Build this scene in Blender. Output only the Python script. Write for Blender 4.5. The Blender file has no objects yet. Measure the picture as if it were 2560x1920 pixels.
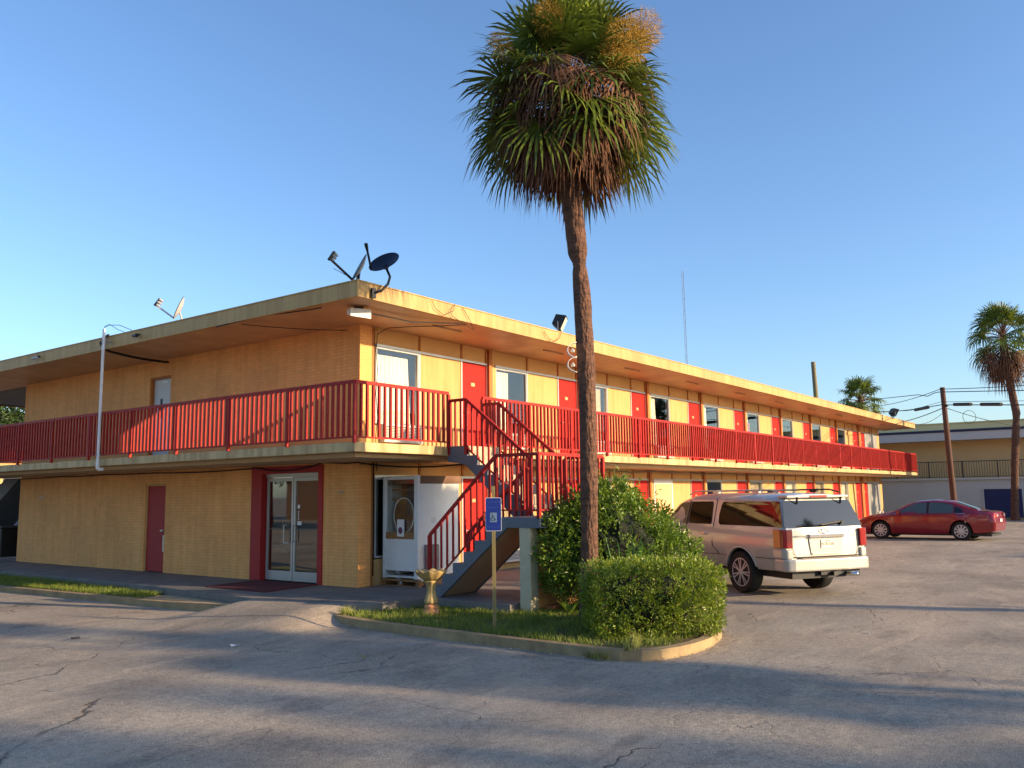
import bpy, bmesh, math, random
from mathutils import Vector, Matrix, Euler, noise
R = math.radians
random.seed(7)
scene = bpy.context.scene
# ------------------------------------------------------------ camera
cd = bpy.data.cameras.new("camera"); cam = bpy.data.objects.new("camera", cd)
scene.collection.objects.link(cam); scene.camera = cam
YAW, PITCH, ROLL = 0.93198, 0.12763, -0.01324
fw = Vector((math.sin(YAW)*math.cos(PITCH), math.cos(YAW)*math.cos(PITCH), math.sin(PITCH)))
rt = fw.cross(Vector((0, 0, 1))).normalized(); up = rt.cross(fw)
r2 = rt*math.cos(ROLL)+up*math.sin(ROLL); u2 = -rt*math.sin(ROLL)+up*math.cos(ROLL)
M = Matrix((r2, u2, -fw)).transposed().to_4x4(); M.translation = Vector((-12.043, -12.807, 1.8))
cam.matrix_world = M
cd.sensor_width = 36; cd.lens = 36*2143.06/2560; cd.clip_start = .1; cd.clip_end = 3000
# ------------------------------------------------------------ light
SUN_EL, SUN_AZ = 15.0, 163.0
w = bpy.data.worlds.new("World"); scene.world = w; w.use_nodes = True
nt = w.node_tree; bg = nt.nodes["Background"]
sky = nt.nodes.new("ShaderNodeTexSky"); sky.sky_type = 'NISHITA'; sky.sun_disc = False
sky.sun_elevation = R(SUN_EL); sky.sun_rotation = R(SUN_AZ); sky.air_density = 1.0; sky.dust_density = 1.0; sky.ozone_density = 2.2
hs = nt.nodes.new('ShaderNodeHueSaturation'); hs.inputs['Saturation'].default_value = 1.03; hs.inputs['Value'].default_value = 1.0
nt.links.new(sky.outputs[0], hs.inputs['Color']); mt = nt.nodes.new('ShaderNodeMix'); mt.data_type = 'RGBA'; mt.blend_type = 'MULTIPLY'; mt.inputs[0].default_value = 1; mt.inputs[7].default_value = (.81, .905, 1.05, 1)
nt.links.new(hs.outputs[0], mt.inputs[6]); nt.links.new(mt.outputs[2], bg.inputs[0]); bg.inputs[1].default_value = .15
sl = bpy.data.lights.new("sun", 'SUN'); so = bpy.data.objects.new("sun", sl); scene.collection.objects.link(so)
sl.energy = 5.0; sl.angle = R(.65); sl.color = (1.0, .74, .46)
sdir = Vector((math.sin(R(SUN_AZ))*math.cos(R(SUN_EL)), math.cos(R(SUN_AZ))*math.cos(R(SUN_EL)), math.sin(R(SUN_EL))))
so.rotation_euler = sdir.to_track_quat('Z', 'Y').to_euler()
vs = scene.view_settings; vs.view_transform = 'Standard'; vs.look = 'None'; vs.exposure = .85; vs.gamma = 1
scene.render.engine = 'CYCLES'

# ------------------------------------------------------------ materials
def lin(c):
    return tuple((x/12.92 if x <= .04045 else ((x+.055)/1.055)**2.4) for x in [v/255 for v in c])
def inp(b, names, v):
    for n in names:
        if n in b.inputs: b.inputs[n].default_value = v; return
def mat(name, c, rough=.6, metal=0., var=.12, vs_=1.5, bump=0., bs=40., coat=0., c2=None, spec=None, vec=None, streak=0.):
    m = bpy.data.materials.new(name); m.use_nodes = True; t = m.node_tree; b = t.nodes["Principled BSDF"]
    col = lin(c); b.inputs["Roughness"].default_value = rough; b.inputs["Metallic"].default_value = metal
    if spec is not None: inp(b, ["Specular IOR Level"], spec)
    if coat: inp(b, ["Coat Weight"], coat); inp(b, ["Coat Roughness"], .05)
    tc = t.nodes.new("ShaderNodeTexCoord")
    if var or c2:
        n = t.nodes.new("ShaderNodeTexNoise"); n.inputs["Scale"].default_value = vs_; n.inputs["Detail"].default_value = 6
        n.inputs["Roughness"].default_value = .65
        if vec:
            mp = t.nodes.new("ShaderNodeMapping"); mp.inputs["Scale"].default_value = vec
            t.links.new(tc.outputs["Object"], mp.inputs[0]); t.links.new(mp.outputs[0], n.inputs[0])
        else: t.links.new(tc.outputs["Object"], n.inputs["Vector"])
        cr = t.nodes.new("ShaderNodeValToRGB"); cr.color_ramp.elements[0].position = .3; cr.color_ramp.elements[1].position = .7
        a = lin(c2) if c2 else tuple(x*(1-var) for x in col)
        bb = col if c2 else tuple(min(1, x*(1+var)) for x in col)
        cr.color_ramp.elements[0].color = (*a, 1); cr.color_ramp.elements[1].color = (*bb, 1)
        t.links.new(n.outputs[0], cr.inputs[0]); t.links.new(cr.outputs[0], b.inputs["Base Color"])
    else: b.inputs["Base Color"].default_value = (*col, 1)
    if streak:
        n4 = t.nodes.new("ShaderNodeTexNoise"); n4.inputs["Scale"].default_value = 1.; n4.inputs["Detail"].default_value = 7; n4.inputs["Roughness"].default_value = .7
        mp4 = t.nodes.new("ShaderNodeMapping"); mp4.inputs["Scale"].default_value = (5, 5, .45); t.links.new(tc.outputs["Object"], mp4.inputs[0]); t.links.new(mp4.outputs[0], n4.inputs["Vector"])
        r4 = t.nodes.new("ShaderNodeValToRGB"); r4.color_ramp.elements[0].position = .42; r4.color_ramp.elements[1].position = .56
        k = 1-streak; r4.color_ramp.elements[0].color = (k, k*.94, k*.85, 1); r4.color_ramp.elements[1].color = (1, 1, 1, 1); t.links.new(n4.outputs[0], r4.inputs[0])
        m4 = t.nodes.new("ShaderNodeMix"); m4.data_type = 'RGBA'; m4.blend_type = 'MULTIPLY'; m4.inputs[0].default_value = 1
        t.links.new(b.inputs["Base Color"].links[0].from_socket, m4.inputs[6]); t.links.new(r4.outputs[0], m4.inputs[7]); t.links.new(m4.outputs[2], b.inputs["Base Color"])
    if bump:
        n2 = t.nodes.new("ShaderNodeTexNoise"); n2.inputs["Scale"].default_value = bs; n2.inputs["Detail"].default_value = 5
        t.links.new(tc.outputs["Object"], n2.inputs["Vector"])
        bp = t.nodes.new("ShaderNodeBump"); bp.inputs["Strength"].default_value = bump; bp.inputs["Distance"].default_value = .02
        t.links.new(n2.outputs[0], bp.inputs["Height"]); t.links.new(bp.outputs[0], b.inputs["Normal"])
    return m
def brickmat(name, c, cm, bw=.2, rh=.0675, strength=.5):
    m = mat(name, c, .75, var=.12, vs_=.8, streak=.07); t = m.node_tree; b = t.nodes["Principled BSDF"]
    tc = t.nodes.new("ShaderNodeTexCoord"); s = t.nodes.new("ShaderNodeSeparateXYZ"); t.links.new(tc.outputs["Object"], s.inputs[0])
    ad = t.nodes.new("ShaderNodeMath"); t.links.new(s.outputs[0], ad.inputs[0]); t.links.new(s.outputs[1], ad.inputs[1])
    cb = t.nodes.new("ShaderNodeCombineXYZ"); t.links.new(ad.outputs[0], cb.inputs[0]); t.links.new(s.outputs[2], cb.inputs[1])
    br = t.nodes.new("ShaderNodeTexBrick"); t.links.new(cb.outputs[0], br.inputs["Vector"])
    br.inputs["Scale"].default_value = 1; br.inputs["Brick Width"].default_value = bw; br.inputs["Row Height"].default_value = rh
    br.inputs["Mortar Size"].default_value = .006; br.inputs["Mortar Smooth"].default_value = .6
    br.inputs["Color1"].default_value = (1, 1, 1, 1); br.inputs["Color2"].default_value = (.78, .78, .78, 1); br.inputs["Mortar"].default_value = (.5, .5, .5, 1)
    old = b.inputs["Base Color"].links[0].from_socket
    mx = t.nodes.new("ShaderNodeMix"); mx.data_type = 'RGBA'; mx.blend_type = 'MULTIPLY'; mx.inputs[0].default_value = .45
    t.links.new(old, mx.inputs[6]); t.links.new(br.outputs[0], mx.inputs[7]); t.links.new(mx.outputs[2], b.inputs["Base Color"])
    n3 = t.nodes.new("ShaderNodeTexNoise"); n3.inputs["Scale"].default_value = 30; t.links.new(tc.outputs["Object"], n3.inputs["Vector"])
    a2 = t.nodes.new("ShaderNodeMath"); a2.operation = 'MULTIPLY_ADD'; a2.inputs[1].default_value = .35
    t.links.new(n3.outputs[0], a2.inputs[0]); t.links.new(br.outputs[0], a2.inputs[2])
    bp = t.nodes.new("ShaderNodeBump"); bp.inputs["Strength"].default_value = strength; bp.inputs["Distance"].default_value = .012
    t.links.new(a2.outputs[0], bp.inputs["Height"]); t.links.new(bp.outputs[0], b.inputs["Normal"])
    return m
def glassmat(name, tint, refl=.06, rough=.02, c=(255, 255, 255)):
    m = bpy.data.materials.new(name); m.use_nodes = True; t = m.node_tree; t.nodes.clear()
    o = t.nodes.new("ShaderNodeOutputMaterial"); tr = t.nodes.new("ShaderNodeBsdfTransparent"); tr.inputs[0].default_value = (*tint, 1)
    gl = t.nodes.new("ShaderNodeBsdfGlossy"); gl.inputs[0].default_value = (*lin(c), 1); gl.inputs["Roughness"].default_value = rough
    fr = t.nodes.new("ShaderNodeLayerWeight"); fr.inputs[0].default_value = .5
    pw = t.nodes.new("ShaderNodeMath"); pw.operation = 'POWER'; pw.inputs[1].default_value = 4.; t.links.new(fr.outputs["Facing"], pw.inputs[0])
    ma = t.nodes.new("ShaderNodeMath"); ma.operation = 'MULTIPLY_ADD'; ma.inputs[1].default_value = .65; ma.inputs[2].default_value = refl+.04; t.links.new(pw.outputs[0], ma.inputs[0])
    mx = t.nodes.new("ShaderNodeMixShader"); t.links.new(ma.outputs[0], mx.inputs[0]); t.links.new(tr.outputs[0], mx.inputs[1]); t.links.new(gl.outputs[0], mx.inputs[2])
    t.links.new(mx.outputs[0], o.inputs[0]); return m
def leafmat(name, c, c2, rough=.5, trans=.25, sc=6.):
    m = mat(name, c, rough, c2=c2, vs_=sc); t = m.node_tree; b = t.nodes["Principled BSDF"]
    src = b.inputs["Base Color"].links[0].from_socket
    tl = t.nodes.new("ShaderNodeBsdfTranslucent"); t.links.new(src, tl.inputs[0])
    mx = t.nodes.new("ShaderNodeMixShader"); mx.inputs[0].default_value = trans
    o = [n for n in t.nodes if n.type == 'OUTPUT_MATERIAL'][0]
    t.links.new(b.outputs[0], mx.inputs[1]); t.links.new(tl.outputs[0], mx.inputs[2]); t.links.new(mx.outputs[0], o.inputs[0])
    return m

YEL = (196, 158, 104)
m_yel = mat('yellow_paint', YEL, .7, var=.06, vs_=1.2, spec=.2, streak=.08)
m_band = mat('ochre_paint', (200, 152, 88), .65, var=.08, vs_=1.5)
m_bat = mat('brown_batten', (172, 104, 46), .65, var=.1)
m_brick = brickmat('painted_brick', (244, 174, 102), None)
m_red = mat('red_paint', (186, 34, 28), .6, var=.06, vs_=2, spec=.15)
m_rail = mat('red_rail_paint', (172, 44, 36), .55, c2=(140, 34, 30), vs_=5, spec=.2)
m_dred = mat('dark_red_paint', (160, 26, 22), .6, var=.1)
m_fascia = mat('fascia_paint', (188, 152, 92), .6, var=.10, vs_=.9, vec=(1, 1, .35), streak=.16)
m_soffit = mat('soffit_paint', (204, 162, 122), .5, var=.1, vs_=1.2, c2=(174, 130, 98))
m_slab = mat('slab_paint', (196, 168, 116), .6, var=.13, vs_=2, bump=.1, streak=.3)
m_under = mat('slab_underside', (186, 158, 122), .7, var=.1)
m_alu = mat('aluminium_frame', (190, 188, 182), .35, .5, var=.05)
m_white = mat('white_paint', (226, 224, 218), .5, var=.06, vs_=3)
m_wdoor = mat('pale_grey_door', (205, 205, 200), .5, var=.06)
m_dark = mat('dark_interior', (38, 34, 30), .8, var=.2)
m_blk = mat('black_metal', (22, 22, 24), .5, var=.1)
m_blkp = mat('black_cable', (14, 13, 13), .6, var=0)
m_grey = mat('galvanised_metal', (150, 150, 150), .4, .7, var=.1)
m_navyd = mat('navy_dish', (14, 24, 48), .35, var=.08)
m_greyd = mat('grey_dish', (176, 172, 168), .45, var=.08)
m_curt = mat('cream_curtain', (232, 222, 200), .85, var=.05)
m_curt2 = mat('tan_curtain', (190, 170, 130), .85, var=.08)
m_ac = mat('beige_grille', (226, 216, 200), .5, var=.06)
m_conc = mat('walkway_concrete', (128, 122, 114), .85, c2=(96, 92, 88), vs_=1.6, bump=.3, bs=30)
m_curb = mat('yellowed_kerb', (170, 146, 104), .85, c2=(128, 108, 80), vs_=2.5, bump=.5, bs=18)
m_stair = mat('grey_stair_paint', (98, 104, 112), .6, var=.12, vs_=2.5)
m_tread = mat('stair_concrete', (196, 176, 148), .8, c2=(150, 134, 116), vs_=4, bump=.2)
m_mat = mat('red_doormat', (92, 26, 30), .95, var=.15, vs_=8, bump=.3, bs=120)
m_grass = leafmat('grass_blade', (138, 152, 54), (88, 104, 38), .6, .3, 3.)
m_soil = mat('lawn_soil', (66, 74, 34), .95, c2=(84, 70, 44), vs_=5, bump=.5, bs=25)
m_leafA = leafmat('glossy_leaf', (138, 162, 50), (60, 92, 30), .36, .26, 6.)
m_leafB = leafmat('hedge_leaf', (158, 172, 48), (84, 108, 32), .42, .26, 9.)
m_leafC = leafmat('feather_leaf', (96, 140, 50), (62, 104, 40), .45, .3, 5.)
m_twig = mat('twig_bark', (74, 58, 40), .9, var=.2)
m_core = mat('dark_leaf_core', (24, 32, 16), .9, var=.3, vs_=6)
m_palmg = leafmat('palm_green', (122, 136, 44), (48, 70, 30), .42, .2, 3.)
m_palmd = leafmat('palm_dead', (128, 86, 58), (70, 48, 36), .85, .1, 5.)
m_seed = leafmat('palm_seed', (206, 166, 66), (150, 116, 44), .7, .2, 9.)
m_tree = leafmat('tree_leaf', (74, 96, 40), (40, 62, 28), .5, .2, 1.)
m_bark = mat('tree_bark', (92, 72, 54), .95, var=.25, vs_=3, bump=.6, bs=12)
m_pole = mat('utility_pole_wood', (92, 66, 52), .9, c2=(84, 56, 44), vs_=3, bump=.4, bs=20, vec=(6, 6, .5))
m_chrome = mat('chrome', (220, 220, 222), .08, 1., var=0)
m_rub = mat('tyre_rubber', (22, 22, 22), .8, var=.1, bump=.2, bs=60)
m_rimm = mat('alloy_rim', (186, 186, 186), .3, .35, var=.04)
m_rimd = mat('rim_shadow_black', (24, 24, 26), .6, var=.05)

def palm_bark():
    m = mat('palm_bark', (118, 82, 62), .95, c2=(60, 42, 34), vs_=5, vec=(1.2, 1.2, 3.5)); t = m.node_tree; b = t.nodes["Principled BSDF"]
    tc = t.nodes.new("ShaderNodeTexCoord"); mp = t.nodes.new("ShaderNodeMapping"); mp.inputs["Scale"].default_value = (22, 22, 7)
    v = t.nodes.new("ShaderNodeTexVoronoi"); v.inputs["Scale"].default_value = 1
    n = t.nodes.new("ShaderNodeTexNoise"); n.inputs["Scale"].default_value = 26; n.inputs["Detail"].default_value = 6
    t.links.new(tc.outputs["Object"], mp.inputs[0]); t.links.new(mp.outputs[0], v.inputs["Vector"]); t.links.new(tc.outputs["Object"], n.inputs["Vector"])
    a = t.nodes.new("ShaderNodeMath"); a.operation = 'ADD'; t.links.new(v.outputs["Distance"], a.inputs[0]); t.links.new(n.outputs[0], a.inputs[1])
    bp = t.nodes.new("ShaderNodeBump"); bp.inputs["Strength"].default_value = .9; bp.inputs["Distance"].default_value = .03
    t.links.new(a.outputs[0], bp.inputs["Height"]); t.links.new(bp.outputs[0], b.inputs["Normal"]); return m
m_palmb = palm_bark()

def asphalt():
    m = bpy.data.materials.new('worn_asphalt'); m.use_nodes = True; t = m.node_tree; b = t.nodes["Principled BSDF"]
    b.inputs["Roughness"].default_value = .9; inp(b, ["Specular IOR Level"], .25)
    N = t.nodes.new; L = t.links.new
    g = N("ShaderNodeNewGeometry")
    def nz(scale, det=6, rough=.6, vec=None, dist=0):
        n = N("ShaderNodeTexNoise"); n.inputs["Scale"].default_value = scale; n.inputs["Detail"].default_value = det; n.inputs["Roughness"].default_value = rough
        n.inputs["Distortion"].default_value = dist
        if vec:
            mp = N("ShaderNodeMapping"); mp.inputs["Rotation"].default_value = (0, 0, R(vec[1])); mp.inputs["Scale"].default_value = vec[0]
            L(g.outputs["Position"], mp.inputs[0]); L(mp.outputs[0], n.inputs["Vector"])
        else: L(g.outputs["Position"], n.inputs["Vector"])
        return n.outputs[0]
    def ramp(s, stops):
        r = N("ShaderNodeValToRGB"); e = r.color_ramp.elements
        while len(e) < len(stops): e.new(.5)
        for q, (p, c) in zip(e, stops): q.position = p; q.color = (*c, 1) if len(c) == 3 else c
        L(s, r.inputs[0]); return r.outputs[0]
    def mix(a, bb, f, mode='MIX'):
        x = N("ShaderNodeMix"); x.data_type = 'RGBA'; x.blend_type = mode
        for i, s in ((0, f), (6, a), (7, bb)):
            if isinstance(s, (int, float)): x.inputs[i].default_value = s
            elif isinstance(s, tuple): x.inputs[i].default_value = (*s, 1)
            else: L(s, x.inputs[i])
        return x.outputs[2]
    base = ramp(nz(.45, 8, .6), [(.32, (.215, .186, .15)), (.5, (.29, .254, .206)), (.68, (.36, .318, .255))])
    sand = ramp(nz(.42, 7, .62, ((1, 3.2, 1), -22), 1.2), [(.53, (0, 0, 0)), (.62, (1, 1, 1))])
    base = mix(base, (.46, .38, .28), mix((0, 0, 0), sand, .38))
    sw = ramp(nz(.16, 5, .55, ((1, 2.2, 1), 35), .5), [(.50, (0, 0, 0)), (.64, (1, 1, 1))])
    base = mix(base, (.44, .345, .26), mix((0, 0, 0), sw, .38))
    dk = ramp(nz(.9, 5, .6, ((1, 2, 1), 35)), [(.58, (0, 0, 0)), (.72, (1, 1, 1))])
    base = mix(base, (.13, .11, .10), mix((0, 0, 0), dk, .5))
    sp = ramp(nz(70, 3, .7), [(.3, (.4, .4, .4)), (.5, (1, 1, 1)), (.72, (1.75, 1.7, 1.6))])
    base = mix(base, sp, .85, 'MULTIPLY')
    sp2 = ramp(nz(14, 4, .75), [(.32, (.66, .66, .66)), (.5, (1, 1, 1)), (.7, (1.25, 1.22, 1.2))])
    base = mix(base, sp2, .7, 'MULTIPLY')
    # thin paler and darker scuffs
    st = ramp(nz(1.1, 9, .72, ((.5, 3.5, 1), -18), .6), [(.56, (1, 1, 1)), (.66, (.70, .68, .66))])
    base = mix(base, st, .4, 'MULTIPLY')
    # cracks
    def cracks(scale, th, seed):
        ns = N("ShaderNodeTexNoise"); ns.inputs["Scale"].default_value = 1.3; ns.inputs["Detail"].default_value = 5; L(g.outputs["Position"], ns.inputs["Vector"])
        ad = N("ShaderNodeVectorMath"); ad.operation = 'MULTIPLY_ADD'; ad.inputs[1].default_value = (.9, .9, 0)
        L(ns.outputs[1], ad.inputs[0]); L(g.outputs["Position"], ad.inputs[2])
        ad2 = N("ShaderNodeVectorMath"); ad2.operation = 'ADD'; ad2.inputs[1].default_value = (seed, seed*.7, 0); L(ad.outputs[0], ad2.inputs[0])
        v = N("ShaderNodeTexVoronoi"); v.feature = 'DISTANCE_TO_EDGE'; v.inputs["Scale"].default_value = scale; L(ad2.outputs[0], v.inputs["Vector"])
        c = ramp(v.outputs[0], [(0, (1, 1, 1)), (th, (0, 0, 0))])
        mk = ramp(nz(.55, 3, .5, ((1, 1, 1), seed*10)), [(.50, (0, 0, 0)), (.60, (1, 1, 1))])
        return mix(c, mk, 1., 'MULTIPLY')
    c1 = cracks(.22, .0028, 3.1); c2 = cracks(.8, .0045, 8.7)
    cc = mix(c1, c2, 1., 'ADD')
    base = mix(base, (.07, .058, .05), cc)
    L(base, b.inputs["Base Color"])
    h = N("ShaderNodeMath"); h.operation = 'SUBTRACT'; L(nz(55, 4, .7), h.inputs[0]); L(cc, h.inputs[1])
    bp = N("ShaderNodeBump"); bp.inputs["Strength"].default_value = .55; bp.inputs["Distance"].default_value = .012
    L(h.outputs[0], bp.inputs["Height"]); L(bp.outputs[0], b.inputs["Normal"])
    return m
m_asph = asphalt()

# ------------------------------------------------------------ object helpers
COL = scene.collection
def props(o, label=None, cat=None, group=None, kind=None):
    if label: o["label"] = label
    if cat: o["category"] = cat
    if group: o["group"] = group
    if kind: o["kind"] = kind
    return o
def thing(name, label, cat, loc=(0, 0, 0), rz=0, group=None, scale=1):
    o = bpy.data.objects.new(name, None); COL.objects.link(o); o.location = loc; o.rotation_euler = (0, 0, rz); o.scale = (scale,)*3
    o.empty_display_size = .2
    return props(o, label, cat, group)
class MB:
    def __init__(s): s.v = []; s.f = []; s.m = []; s.cur = 0
    def add(s, vs, fs):
        n = len(s.v); s.v += [tuple(v) for v in vs]; s.f += [tuple(i+n for i in f) for f in fs]; s.m += [s.cur]*len(fs)
    def box(s, x0, x1, y0, y1, z0, z1):
        s.add([(x0, y0, z0), (x1, y0, z0), (x1, y1, z0), (x0, y1, z0), (x0, y0, z1), (x1, y0, z1), (x1, y1, z1), (x0, y1, z1)],
              [(0, 3, 2, 1), (4, 5, 6, 7), (0, 1, 5, 4), (1, 2, 6, 5), (2, 3, 7, 6), (3, 0, 4, 7)])
    def bar(s, a, b, wd, ht, upv=(0, 0, 1)):
        a = Vector(a); b = Vector(b); d = (b-a).normalized(); sd = d.cross(Vector(upv))
        if sd.length < 1e-4: sd = Vector((1, 0, 0))
        sd.normalize(); u = sd.cross(d); vs = []
        for p in (a, b):
            for i, j in ((-1, -1), (1, -1), (1, 1), (-1, 1)): vs.append(p+sd*i*wd/2+u*j*ht/2)
        s.add(vs, [(3, 2, 1, 0), (4, 5, 6, 7), (0, 1, 5, 4), (1, 2, 6, 5), (2, 3, 7, 6), (3, 0, 4, 7)])
    def tube(s, pts, r, n=8, caps=True):
        pts = [Vector(p) for p in pts]; k = len(pts); rs = r if isinstance(r, (list, tuple)) else [r]*k
        ref = None; vs = []
        for i, p in enumerate(pts):
            d = (pts[min(i+1, k-1)]-pts[max(i-1, 0)]).normalized()
            if ref is None: ref = d.orthogonal().normalized()
            ref = (ref-d*ref.dot(d)).normalized(); b = d.cross(ref)
            for j in range(n):
                a = 2*math.pi*j/n; vs.append(p+(ref*math.cos(a)+b*math.sin(a))*rs[i])
        fs = [(i*n+j, i*n+(j+1) % n, (i+1)*n+(j+1) % n, (i+1)*n+j) for i in range(k-1) for j in range(n)]
        if caps: fs += [tuple(range(n))[::-1], tuple((k-1)*n+j for j in range(n))]
        s.add(vs, fs)
    def lathe(s, prof, n=24, c=(0, 0, 0), axis='z', wob=None):
        vs = []
        for r, z in prof:
            for j in range(n):
                a = 2*math.pi*j/n; rr = r*(wob(a, z) if wob else 1)
                p = (rr*math.cos(a), rr*math.sin(a), z)
                if axis == 'y': p = (p[0], p[2], p[1])
                vs.append((p[0]+c[0], p[1]+c[1], p[2]+c[2]))
        k = len(prof); fs = [(i*n+j, i*n+(j+1) % n, (i+1)*n+(j+1) % n, (i+1)*n+j) for i in range(k-1) for j in range(n)]
        fs += [tuple(range(n))[::-1], tuple((k-1)*n+j for j in range(n))]
        s.add(vs, fs)
    def prism(s, poly, z0, z1):
        n = len(poly); vs = [(*p, z0) for p in poly]+[(*p, z1) for p in poly]
        s.add(vs, [tuple(range(n))[::-1], tuple(range(n, 2*n))]+[(i, (i+1) % n, n+(i+1) % n, n+i) for i in range(n)])
    def prism_ax(s, poly, a0, a1, ax):
        """poly in the plane normal to axis ax ('x': (y,z), 'y': (x,z))"""
        n = len(poly); f = (lambda p, a: (a, p[0], p[1])) if ax == 'x' else (lambda p, a: (p[0], a, p[1]))
        vs = [f(p, a0) for p in poly]+[f(p, a1) for p in poly]
        s.add(vs, [tuple(range(n)), tuple(range(n, 2*n))[::-1]]+[(i, n+i, n+(i+1) % n, (i+1) % n) for i in range(n)])
    def build(s, name, mats, parent=None, smooth=False, bevel=0, angle=None, label=None):
        me = bpy.data.meshes.new(name); me.from_pydata(s.v, [], s.f); me.update()
        if not isinstance(mats, (list, tuple)): mats = [mats]
        for m in mats: me.materials.append(m)
        me.polygons.foreach_set('material_index', s.m)
        o = bpy.data.objects.new(name, me); COL.objects.link(o)
        bm = bmesh.new(); bm.from_mesh(me)
        if len(bm.faces) < 60000: bmesh.ops.recalc_face_normals(bm, faces=bm.faces)
        if angle is not None:
            for e in bm.edges:
                e.smooth = not (len(e.link_faces) == 2 and e.calc_face_angle(0) > R(angle))
        bm.to_mesh(me); bm.free()
        if smooth or angle is not None: me.polygons.foreach_set('use_smooth', [True]*len(me.polygons))
        if parent: o.parent = parent
        if bevel:
            bv = o.modifiers.new('bevel', 'BEVEL'); bv.width = bevel; bv.segments = 2; bv.limit_method = 'ANGLE'; bv.angle_limit = R(35)
        if label: o["label"] = label
        return o
def fastbuild(mb, name, mats, parent=None, label=None):
    me = bpy.data.meshes.new(name); me.from_pydata(mb.v, [], mb.f)
    if not isinstance(mats, (list, tuple)): mats = [mats]
    for m in mats: me.materials.append(m)
    me.polygons.foreach_set('material_index', mb.m); me.update()
    o = bpy.data.objects.new(name, me); COL.objects.link(o)
    if parent: o.parent = parent
    if label: o["label"] = label
    return o
def text(name, body, size, m, parent, loc, rot, ext=.002, align='CENTER', bold=0):
    c = bpy.data.curves.new(name, 'FONT'); c.body = body; c.size = size; c.extrude = ext; c.align_x = align; c.align_y = 'CENTER'; c.offset = bold
    tmp = bpy.data.objects.new(name+'_tmp', c); COL.objects.link(tmp)
    me = bpy.data.meshes.new_from_object(tmp.evaluated_get(bpy.context.evaluated_depsgraph_get()))
    bpy.data.objects.remove(tmp); bpy.data.curves.remove(c)
    me.materials.clear(); me.materials.append(m); me.name = name
    o = bpy.data.objects.new(name, me); COL.objects.link(o); o.parent = parent; o.location = loc; o.rotation_euler = rot
    return o
def copy_tree(o, parent=None, **kw):
    c = o.copy(); COL.objects.link(c); c.parent = parent
    for ch in [q for q in bpy.data.objects if q.parent == o]: copy_tree(ch, c)
    for k, v in kw.items(): c[k] = v
    return c
def ss(t): t = min(1, max(0, t)); return t*t*(3-2*t)
def gz(x, y): return -.24+.04*ss((x+2.5)/7.5)+.2*ss((x-8)/14)

# ============================================================ SETTING
def frange(a, b, s):
    out = []
    while a < b-1e-6: out.append(a); a += s
    return out
gxs = [-1500, -600, -250, -120, -70, -40]+frange(-30, -14, 2)+frange(-14, 0, .16)+frange(0, 10, .5)+frange(10, 60, 2)+[60, 80, 120, 200, 400, 800, 1600]
gys = [-1500, -600, -250, -120, -80, -50]+frange(-40, -14, 2)+frange(-14, 4, .16)+frange(4, 16, .5)+frange(16, 60, 4)+[60, 100, 200, 400, 800, 1600]
def mound(x, y):
    if not (-4.6 < x < -1.4 and -2.6 < y < 1.4): return 0
    a = ss((x+4.3)/2.2); b = ss((y+2.3)/.9)*ss((1.2-y)/.9)
    return .235*a*b
b_ = MB(); nx = len(gxs)
for y in gys:
    for x in gxs:
        z = gz(x, y)+mound(x, y)
        if abs(x) < 60 and abs(y) < 60: z += .012*noise.noise((x*.5, y*.5, 0))+.006*noise.noise((x*1.7, y*1.7, 3))
        b_.v.append((x, y, z))
for j in range(len(gys)-1):
    for i in range(nx-1): b_.f.append((j*nx+i, j*nx+i+1, (j+1)*nx+i+1, (j+1)*nx+i)); b_.m.append(0)
o = b_.build('ground', m_asph, smooth=True); props(o, kind='structure')

def ribbon(name, outer, inner, z0, z1, m, bevel=.02):
    b = MB(); n = len(outer)
    for i in range(n-1):
        q = [outer[i], outer[i+1], inner[i+1], inner[i]]
        za = [z1(p) if callable(z1) else z1 for p in q]
        b.add([(p[0], p[1], z0) for p in q]+[(q[k][0], q[k][1], za[k]) for k in range(4)], [(0, 3, 2, 1), (4, 5, 6, 7), (0, 1, 5, 4), (2, 3, 7, 6)])
    a, c = outer[0], inner[0]; b.add([(*a, z0), (*c, z0), (*c, z1(c) if callable(z1) else z1), (*a, z1(a) if callable(z1) else z1)], [(0, 1, 2, 3)])
    a, c = outer[-1], inner[-1]; b.add([(*a, z0), (*c, z0), (*c, z1(c) if callable(z1) else z1), (*a, z1(a) if callable(z1) else z1)], [(0, 1, 2, 3)])
    o = b.build(name, m); props(o, kind='structure'); return o
def inset(pl, d):
    out = []
    for i, p in enumerate(pl):
        a = Vector(pl[max(i-1, 0)]); c = Vector(pl[min(i+1, len(pl)-1)]); t = (c-a).normalized(); nrm = Vector((-t.y, t.x))
        out.append((p[0]+nrm.x*d, p[1]+nrm.y*d))
    return out
isl = [(-1.95, -1.72), (-2.3, -1.9), (-2.42, -2.4), (-2.52, -3.2), (-2.57, -4.0), (-2.6, -5.3), (-2.6, -6.4), (-2.62, -7.0), (-2.58, -7.36), (-2.45, -7.6), (-2.25, -7.77), (-1.95, -7.88), (-1.64, -7.93), (-1.2, -7.94),
       (-.77, -7.86), (-.4, -7.76), (-.08, -7.6), (.15, -7.4), (.34, -7.1), (.6, -6.7), (1.2, -5.75), (2.2, -4.2), (3.4, -2.32)]
isli = inset(isl, .14)
ribbon('island_kerb', isl, isli, -.4, lambda p: gz(*p)+.125, m_curb)
b = MB(); pl = isli+[(-.4, -2.25), (-1.62, -1.75)]
b.prism(pl, -.35, -.135); o = b.build('island_lawn', m_soil); props(o, kind='structure')
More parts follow.
